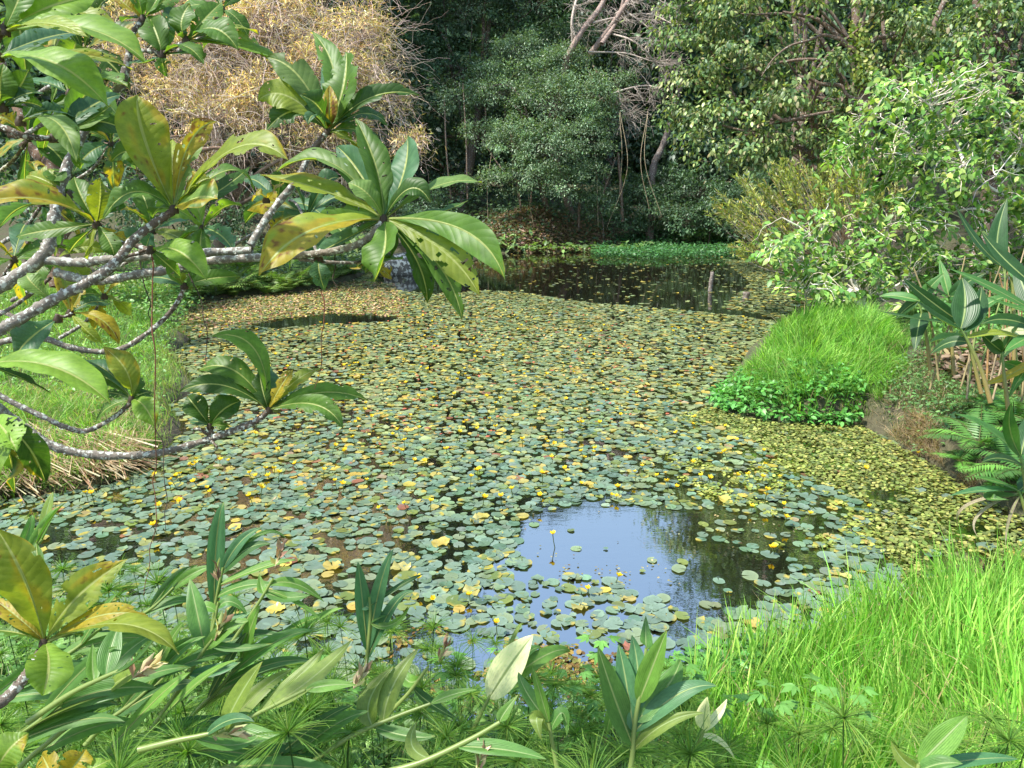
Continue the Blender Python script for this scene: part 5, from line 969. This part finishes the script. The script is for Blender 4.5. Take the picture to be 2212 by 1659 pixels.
def ginger(label, d, stem, leaves, bract=None, group='ginger plants of the near bank', cat='ginger plant', sr=.009, scol=(.26, .34, .10)):
    """stem: picture points from the foot up; leaves: (tip, mid, width, hue, dz, position along the stem)"""
    n = len(stem); base = W(*stem[0], d); root = thing('ginger_plant', label, cat, base, group)
    mb = MB(); P = limb(mb, [W(x, y, d) for x, y in stem], sr, sr * .55, scol, R, 8, 8, .02); mb.build('stem', M_ging, root)
    for k, L in enumerate(leaves):
        tx, ty, mx_, my_, w_ = L[:5]; hue = L[5] if len(L) > 5 else GG; dz = L[6] if len(L) > 6 else 0.; s = L[7] if len(L) > 7 else 1 - .85 * k / max(1, len(leaves))
        q = P[int(round(s * (len(P) - 1)))]; bx, by, _ = proj(q); mb = MB()
        bigleaf(mb, R, (bx, by), (mx_, my_), (tx, ty), w_, d, d + dz, hue, 0, 0, 22, 6, True, upw=R.uniform(.3, 1.0)); o = mb.build('leaf', M_gleaf, root)
        if hue == GP: tag(o, 'bleached pale leaf')
    if bract:
        x, y, sz, ang = bract; rg = R; mb = MB(); c = W(x, y, d); n = 16; ax0 = A([math.cos(ang), 0, math.sin(ang)]); t_ = rg.uniform(-.5, .5, n)
        scatter(mb, kite(.28, .3, .5), c + ax0 * t_[:, None] * sz, frames(ax0 + rg.normal(0, .28, (n, 3)), rg.normal(size=(n, 3))), sz * rg.uniform(.5, .8, n), palette(rg, n, [(.50, .33, .24), (.58, .48, .28), (.3, .18, .12), (.45, .45, .2)]))
        mb.build('dead_bracts', M_float, root)
    return root
def gleafmat():
    m, n, out = newmat('ginger leaf blade'); L = n.links; col = attr(n).outputs[0]; sp = N(n, 'ShaderNodeSeparateXYZ'); L.new(attr(n, 'LeafUV').outputs['Vector'], sp.inputs[0])
    au = N(n, 'ShaderNodeMath', operation='ABSOLUTE'); L.new(sp.outputs[0], au.inputs[0]); rib = ramp(n, au.outputs[0], .04, .10, (1, 1, 1), (0, 0, 0))
    wv = N(n, 'ShaderNodeMath', operation='SINE'); k = N(n, 'ShaderNodeMath', operation='MULTIPLY'); L.new(sp.outputs[0], k.inputs[0]); k.inputs[1].default_value = 42; L.new(k.outputs[0], wv.inputs[0])
    x = N(n, 'ShaderNodeMix', data_type='RGBA'); L.new(rib, x.inputs['Factor']); nz = noise(n, 12, 3); L.new(mixc(n, 1.0, col, ramp(n, nz.outputs[0], .3, .7, (.8, .82, .8), (1.15, 1.1, 1.1)), 'MULTIPLY'), x.inputs[6]); x.inputs[7].default_value = (.30, .40, .16, 1)
    b = N(n, 'ShaderNodeBump'); b.inputs['Strength'].default_value = .25; b.inputs['Distance'].default_value = .002; L.new(wv.outputs[0], b.inputs['Height'])
    p = N(n, 'ShaderNodeBsdfPrincipled'); L.new(x.outputs[2], p.inputs['Base Color']); p.inputs['Roughness'].default_value = .38; p.inputs['Specular IOR Level'].default_value = .4; L.new(b.outputs[0], p.inputs['Normal'])
    t = N(n, 'ShaderNodeBsdfTranslucent'); L.new(mixc(n, 1.0, x.outputs[2], (1.4, 1.45, .5), 'MULTIPLY'), t.inputs[0]); mx = N(n, 'ShaderNodeMixShader'); mx.inputs[0].default_value = .4
    L.new(p.outputs[0], mx.inputs[1]); L.new(t.outputs[0], mx.inputs[2]); L.new(mx.outputs[0], out.inputs[0]); return m
M_gleaf = gleafmat()
ginger('upright ginger shoot with a tall blade before the pads on the left', 3.2, [(440, 1480), (455, 1380), (468, 1290), (482, 1225)], [(484, 1084, 468, 1165, 34, GB, 0, .55), (566, 1140, 520, 1170, 24, GB, 0, .95), (585, 1175, 530, 1188, 26, GD, 0, .9), (640, 1210, 570, 1225, 22, GL, 0, .8), (620, 1165, 560, 1155, 10, GG, .05, .9), (600, 1265, 530, 1265, 26, GG, -.05, .65)])
ginger('blue-green upright ginger shoot in the middle before the pads', 3.1, [(786, 1480), (795, 1400), (800, 1330), (798, 1290)], [(773, 1214, 782, 1290, 34, GB, 0, .3), (850, 1186, 820, 1270, 30, GB, 0, .3), (895, 1278, 848, 1312, 24, GB, 0, .2), (885, 1310, 845, 1350, 16, GL, -.05, .6), (770, 1270, 780, 1300, 22, GB, .03, .8), (842, 1330, 820, 1330, 16, GG, 0, .6), (915, 1240, 870, 1262, 14, GD, .05, .85)])
ginger('large leafy ginger shoot right of the middle with broad upright blades', 2.2, [(1352, 1720), (1365, 1640), (1372, 1560), (1392, 1450), (1396, 1400)], [(1292, 1398, 1325, 1500, 58, GG, -.02, .33), (1365, 1372, 1378, 1450, 46, GB, .08, .55), (1440, 1362, 1412, 1435, 46, GL, -.06, .6), (1470, 1425, 1440, 1485, 52, GG, .02, .5), (1336, 1392, 1352, 1470, 42, GB, .05, .45), (1548, 1482, 1465, 1500, 42, GB, -.03, .45), (1522, 1540, 1440, 1562, 26, GY, -.05, .3), (1490, 1462, 1430, 1515, 42, GL, .04, .35), (1310, 1590, 1330, 1540, 34, GG, .06, .4), (1395, 1330, 1395, 1380, 26, GG, .1, 1)])
ginger('ginger shoot carrying one bleached cream leaf in the middle of the bank', 2.7, [(1010, 1600), (1040, 1540), (1060, 1500)], [(1152, 1372, 1106, 1432, 66, GP, -.05, .85), (1170, 1400, 1130, 1420, 22, GG, .08, .8), (1232, 1408, 1170, 1420, 34, GL, .1, .9), (1130, 1350, 1110, 1375, 10, GY, .1, .9)])
ginger('narrow ginger shoot standing below the bleached leaf', 2.2, [(1215, 1720), (1200, 1640), (1185, 1560)], [(1120, 1452, 1140, 1500, 30, GG, .05, 1), (1150, 1440, 1168, 1500, 22, GL, 0, 1), (1170, 1600, 1160, 1550, 34, GY, -.06, .9), (1225, 1590, 1215, 1540, 26, GG, 0, .9)])
ginger('bright ginger shoot cut by the bottom edge at the right', 1.9, [(1960, 1760), (1975, 1700), (1985, 1650)], [(2090, 1545, 2045, 1590, 52, GL, -.02, 1), (2200, 1640, 2110, 1640, 30, GB, .03, .9), (1925, 1600, 1950, 1640, 26, GY, .02, .9), (2080, 1650, 2030, 1650, 34, GG, -.05, .8)])
ginger('ginger shoot with two bleached leaves at the grass edge', 2.3, [(1500, 1640), (1512, 1600), (1520, 1575)], [(1528, 1505, 1522, 1545, 34, GP, 0, 1), (1570, 1510, 1550, 1545, 18, GP, .05, .9), (1588, 1640, 1555, 1600, 14, GP, .05, .7)])
ginger('leaning ginger stalk with a pink dead flower head above the papyrus', 3.0, [(480, 1420), (520, 1360), (560, 1300), (590, 1250)], [(670, 1285, 620, 1290, 26, GG, 0, .8), (700, 1345, 640, 1300, 12, GL, 0, .85), (700, 1300, 640, 1262, 22, GL, .05, .9), (560, 1240, 565, 1270, 20, GL, .05, .8)], (600, 1205, .10, 1.2))
ginger('ginger plant with a pale bract beside the tall blade', 3.0, [(440, 1440), (460, 1360), (472, 1300)], [(535, 1330, 500, 1300, 22, GG, 0, .9), (410, 1325, 440, 1310, 24, GL, 0, .8), (545, 1320, 500, 1340, 24, GB, 0, .6)], (471, 1240, .07, 1.5))
ginger('ginger plant with a tan flower head pointing right in the middle left', 2.6, [(310, 1600), (380, 1500), (430, 1420), (460, 1380)], [(540, 1340, 490, 1360, 34, GL, 0, .8), (410, 1250, 425, 1320, 40, GG, .1, .8), (590, 1390, 510, 1400, 20, GG, 0, .9), (520, 1430, 470, 1450, 30, GB, 0, .5)], (468, 1370, .09, 1.1))
ginger('long leaning ginger stalk with a brown flower head at the lower left', 2.1, [(60, 1560), (150, 1500), (220, 1465), (280, 1440)], [(340, 1370, 290, 1430, 30, GD, -.1, .8), (200, 1390, 200, 1440, 26, GL, .05, .6), (260, 1345, 240, 1400, 44, GG, .1, .7)], (310, 1450, .10, .6))
ginger('ginger stalk lying low with a gaping dead flower head at the bottom', 1.9, [(300, 1620), (380, 1600), (430, 1590), (470, 1580)], [(550, 1560, 500, 1555, 26, GB, -.05, .8), (560, 1590, 500, 1610, 30, GG, .05, .6)], (484, 1588, .07, .1))
ginger('ginger stalk with a pale pink flower head before the floating weed', 2.6, [(820, 1560), (880, 1500), (925, 1440)], [(1000, 1560, 930, 1520, 26, GD, .05, .6), (860, 1420, 880, 1470, 28, GL, .08, .8)], (955, 1415, .08, 1.2))
ginger('ginger stalk with olive translucent blades rising among the umbels', 2.25, [(380, 1640), (480, 1580), (580, 1530), (660, 1490)], [(567, 1429, 520, 1500, 46, GY, 0, .35), (760, 1382, 680, 1460, 40, GY, .05, .65), (700, 1400, 640, 1470, 34, GY, .08, .6), (640, 1600, 560, 1590, 34, GG, -.05, .4), (770, 1480, 715, 1480, 24, GL, 0, 1)])
ginger('ginger stalk lying low with grey-olive blades left of the bleached leaf', 2.35, [(680, 1640), (760, 1590), (850, 1550), (930, 1520)], [(850, 1440, 800, 1510, 44, GY, .05, .5), (905, 1400, 850, 1480, 40, GY, .08, .6), (940, 1590, 880, 1590, 30, GG, -.05, .5), (1030, 1490, 980, 1500, 22, GL, 0, 1)], (775, 1470, .08, 1.0))
ginger('thick yellow-green ginger stalk lying across the bottom middle', 2.1, [(780, 1680), (900, 1650), (1010, 1600), (1080, 1560)], [(1180, 1640, 1090, 1620, 34, GG, -.05, .6), (1120, 1500, 1090, 1540, 24, GL, .05, 1), (900, 1560, 890, 1610, 30, GY, .05, .4)], (1035, 1650, .08, 1.3), sr=.010)
# recumbent leaning leaves in the lower left, each plant by itself
k = 0
for (bx, by, d, ang, n, L) in [(-40, 1640, 1.75, 35, 5, 270), (60, 1640, 1.8, 42, 5, 260), (180, 1660, 1.85, 30, 5, 240), (330, 1650, 1.9, 20, 5, 240), (480, 1660, 1.9, 12, 4, 230), (230, 1560, 2.1, 40, 5, 200), (420, 1540, 2.2, 48, 5, 200), (380, 1440, 2.6, 30, 4, 150), (100, 1440, 2.4, 35, 4, 180),
                               (560, 1400, 2.9, 20, 3, 120), (20, 1250, 2.9, 50, 4, 140), (290, 1340, 2.9, 40, 4, 140), (-60, 1540, 1.9, 30, 4, 200)]:
    d += .45; a = math.radians(ang); sx, sy = bx + math.cos(a) * L * .8, by - math.sin(a) * L * .8; lv = []
    for q in range(n):
        s = .95 - .75 * q / n; px0, py0 = bx + (sx - bx) * s, by + (sy - by) * s; aa = a + R.choice([-1, 1]) * R.uniform(.1, .6); l = L * R.uniform(.7, 1.05)
        lv.append((px0 + math.cos(aa) * l, py0 - math.sin(aa) * l + l * .1, px0 + math.cos(aa) * l * .5, py0 - math.sin(aa) * l * .55, L * R.uniform(.11, .165), [GG, GL, GY, GD, GG][R.integers(5)], R.normal(0, .08), s))
    k += 1; wh = ['far left corner', 'left edge', 'lower left', 'bottom left', 'bottom, left of the middle'][min(4, max(0, int(bx // 170)))]
    ginger('reclining ginger plant number', d, [(bx - math.cos(a) * 60, by + 50), (bx, by), ((bx + sx) / 2, (by + sy) / 2 + 6), (sx, sy)], lv)['label'] = ['broad', 'narrow', 'long', 'short'][k % 4] + '-leaved reclining ginger with ' + ['dark', 'yellowish', 'bluish', 'bright', 'mid-green'][k % 5] + ' blades at the ' + wh
# palmate vine sprigs
def sprig(rng):
    root = thing('palmate_vine', 'x', 'vine', (0, 0, 0), 'palmate vine sprigs'); mb = MB(); lv = MB(); h = .22
    P = limb(mb, [A([0, 0, -.5]), A([.02, 0, h * .5]), A([.0, .03, h])], .002, .0012, (.16, .28, .07), rng, 5, 4, 0)
    for k in range(6):
        q = P[min(len(P) - 1, 3 + k)] if k < 5 else P[-1]; a = k * 2.3 + rng.normal(0, .3); e = q + A([math.cos(a) * .05, math.sin(a) * .05, .02]); tubes(mb, A([q, (q + e) / 2 + [0, 0, .006], e]), A([.001, .001, .0008]), (.16, .28, .07), 4)
        aa = a + A([-1.5, -.75, 0, .75, 1.5]); scatter(lv, leaf6(.36, .1), np.tile(e, (5, 1)), frames(np.c_[np.cos(aa), np.sin(aa), np.full(5, -.15)], A([[0, 0, 1.]] * 5) + rng.normal(0, .15, (5, 3)) - A([0, .3, 0])), A([.035, .05, .062, .05, .035]), np.tile((.15, .34, .07), (5, 1)) * rng.uniform(.8, 1.2))
    mb.build('stem', M_grass, root); lv.build('leaves', M_leaf, root); return root
sp = [sprig(rng) for _ in range(3)]
for q, (x, y) in enumerate([(1285, 1480), (700, 1520), (650, 1560), (1170, 1590), (1240, 1560), (640, 1600), (1290, 1610), (1080, 1480), (760, 1620), (1440, 1620), (980, 1560), (600, 1540), (1330, 1560), (1260, 1640), (1460, 1560), (900, 1640), (1100, 1560), (1540, 1620), (1720, 1620), (1620, 1640), (1810, 1650), (560, 1640), (720, 1600), (1020, 1630)]):
    p = gp(x, y + 130); place(sp[q % 3], p + [0, 0, .36], rng.uniform(0, 6.28), rng.uniform(.9, 1.3), 'pale green five-fingered vine sprig ' + ('left of the middle on the near bank' if x < 950 else 'near the bottom middle' if x < 1500 else 'in front of the tall right grass'))

# ------------------------------------------------------------------ big leaved ginger thicket on the right
def canes(label, foot, d, tips, cat='ginger plant'):
    base = W(*foot, d); root = thing('torch_ginger', label, cat, base, 'large ginger canes on the right')
    for (stem, leaves) in tips:
        mb = MB(); P = limb(mb, [W(x, y, d) for x, y in stem], .022, .010, (.34, .24, .09), R, 8, 8, .03, (.16, .28, .07)); mb.build('cane', M_ging, root)
        for L in leaves:
            tx, ty, mx_, my_, w_ = L[:5]; hue = L[5] if len(L) > 5 else GD; s = L[6] if len(L) > 6 else 1.; q = P[int(round(s * (len(P) - 1)))]; bx, by, _ = proj(q); mb = MB()
            bigleaf(mb, R, (bx, by), (mx_, my_), (tx, ty), w_, d, d + R.normal(0, .2), hue, 0, 0, 24, 6, True, upw=R.uniform(.3, .8)); mb.build('leaf', M_gleaf, root)
DG = (.035, .10, .03); MGn = (.08, .22, .05)
canes('tall dark ginger cane with one upright broad blade on the right', (2200, 860), 8.0, [([(2190, 850), (2190, 700), (2185, 600), (2160, 570)], [(2176, 428, 2155, 510, 36, DG), (2062, 440, 2110, 520, 24, DG, .9), (2240, 640, 2210, 600, 30, MGn, .8)]),
      ([(2120, 850), (2100, 770), (2080, 700)], [(1900, 672, 1990, 690, 26, DG), (1950, 600, 2010, 650, 26, DG), (2065, 650, 2070, 680, 42, DG), (2010, 740, 2045, 730, 30, DG, .8), (2190, 640, 2130, 660, 26, MGn, .9)])])
canes('dark ginger canes spreading over the turf at the right', (2080, 800), 8.3, [([(2010, 800), (2000, 720), (1985, 650)], [(1935, 690, 1960, 665, 26, DG), (1900, 640, 1940, 640, 24, MGn), (2040, 590, 2010, 620, 24, MGn), (1975, 760, 1985, 700, 34, DG, .8), (2100, 700, 2045, 665, 20, MGn, .9)]),
      ([(2060, 810), (2055, 720), (2050, 640)], [(1990, 600, 2010, 620, 24, DG), (2130, 590, 2090, 610, 26, DG), (2110, 640, 2080, 640, 24, DG), (2030, 560, 2040, 600, 18, MGn)])])
canes('bent ginger cane with a wide leaf hanging over the fern', (2150, 880), 7.0, [([(2140, 870), (2120, 800), (2095, 745), (2075, 710)], [(2078, 600, 2085, 655, 52, DG), (1980, 650, 2030, 690, 36, DG), (2120, 620, 2110, 670, 40, DG, .9), (2010, 765, 2050, 740, 22, DG, .7), (2230, 740, 2160, 720, 18, YGR, .8)]),
      ([(2230, 900), (2230, 760), (2240, 620)], [(2120, 500, 2170, 560, 30, DG), (2130, 640, 2180, 660, 22, MGn, .8), (2050, 580, 2140, 620, 22, MGn, .8), (2170, 760, 2200, 740, 24, MGn, .6), (2120, 700, 2170, 690, 26, DG, .7)])])
canes('ginger clump with pale upright blades above the ferns at the right edge', (2200, 1080), 6.0, [([(2220, 1090), (2215, 1040), (2205, 985)], [(2065, 895, 2130, 925, 26, MGn), (2185, 870, 2182, 930, 30, MGn), (2240, 880, 2220, 930, 34, DG), (2120, 1000, 2160, 990, 22, DG, .8)]),
      ([(2230, 1150), (2215, 1100), (2200, 1060)], [(2050, 1072, 2120, 1060, 20, GB), (2100, 1030, 2150, 1040, 22, MGn), (2076, 1150, 2084, 1095, 7, (.34, .28, .2), .95), (2113, 1160, 2115, 1110, 6, (.34, .27, .2), .95), (2172, 1180, 2180, 1120, 6, (.3, .24, .17), .9), (2240, 1000, 2220, 1040, 30, DG), (2180, 1080, 2140, 1075, 26, GG, .9)])])
canes('dense ginger foliage filling the right picture edge', (2250, 900), 7.4, [([(2270, 900), (2262, 800), (2250, 700)], [(2190, 560, 2215, 630, 34, DG), (2160, 780, 2200, 730, 30, DG), (2180, 860, 2215, 800, 26, MGn, .7), (2120, 830, 2180, 810, 18, YEL, .7), (2140, 740, 2190, 715, 22, GP, .9)]), ([(2180, 900), (2170, 820), (2165, 760)], [(2120, 720, 2140, 740, 30, DG), (2210, 690, 2190, 720, 28, DG), (2220, 800, 2195, 790, 24, MGn, .8)])])
mb = MB(); rng = np.random.default_rng(330)
for q in range(20):
    x = rng.uniform(1990, 2260); y0 = rng.uniform(790, 850); d = 8.6 + rng.uniform(-.6, .6); tx = x + rng.normal(0, 55)
    root = None; mb = MB(); limb(mb, [W(x, y0 + 20, d), W((x + tx) / 2 + rng.normal(0, 6), (y0 + 560) / 2, d), W(tx, rng.uniform(500, 640), d)], .012, .007, [(.3, .18, .08), (.24, .2, .1), (.18, .24, .08), (.34, .27, .17)][q % 4], rng, 5, 5, .03)
    tag(mb.build('cane', M_twig), ['orange-brown', 'dull straw', 'green', 'pale tan'][q % 4] + ' bare cane in the thicket at the right edge', 'cane', 'bare canes of the right thicket')
cover('dead_leaf_bed', 'dark bed of dead leaves at the foot of the right thicket', [tuple(gp(x, y)[:2]) for x, y in [(2000, 800), (2090, 760), (2260, 740), (2260, 860), (2100, 850)]], 2500, .12, [(.2, .14, .09), (.12, .08, .05), (.07, .1, .03), (.3, .22, .13)], 331, .2)
cover('weed_patch', 'bright green weed leaves around the canes of the right thicket', [tuple(gp(x, y)[:2]) for x, y in [(1960, 760), (2000, 700), (2260, 660), (2260, 800), (2060, 780)]], 3000, .09, [(.12, .27, .06), (.16, .33, .08), (.08, .18, .05)], 332, .8)

# ------------------------------------------------------------------ tidy the helper properties
for o in bpy.data.objects:
    for k in ('_o', '_used'):
        if k in o: del o[k]
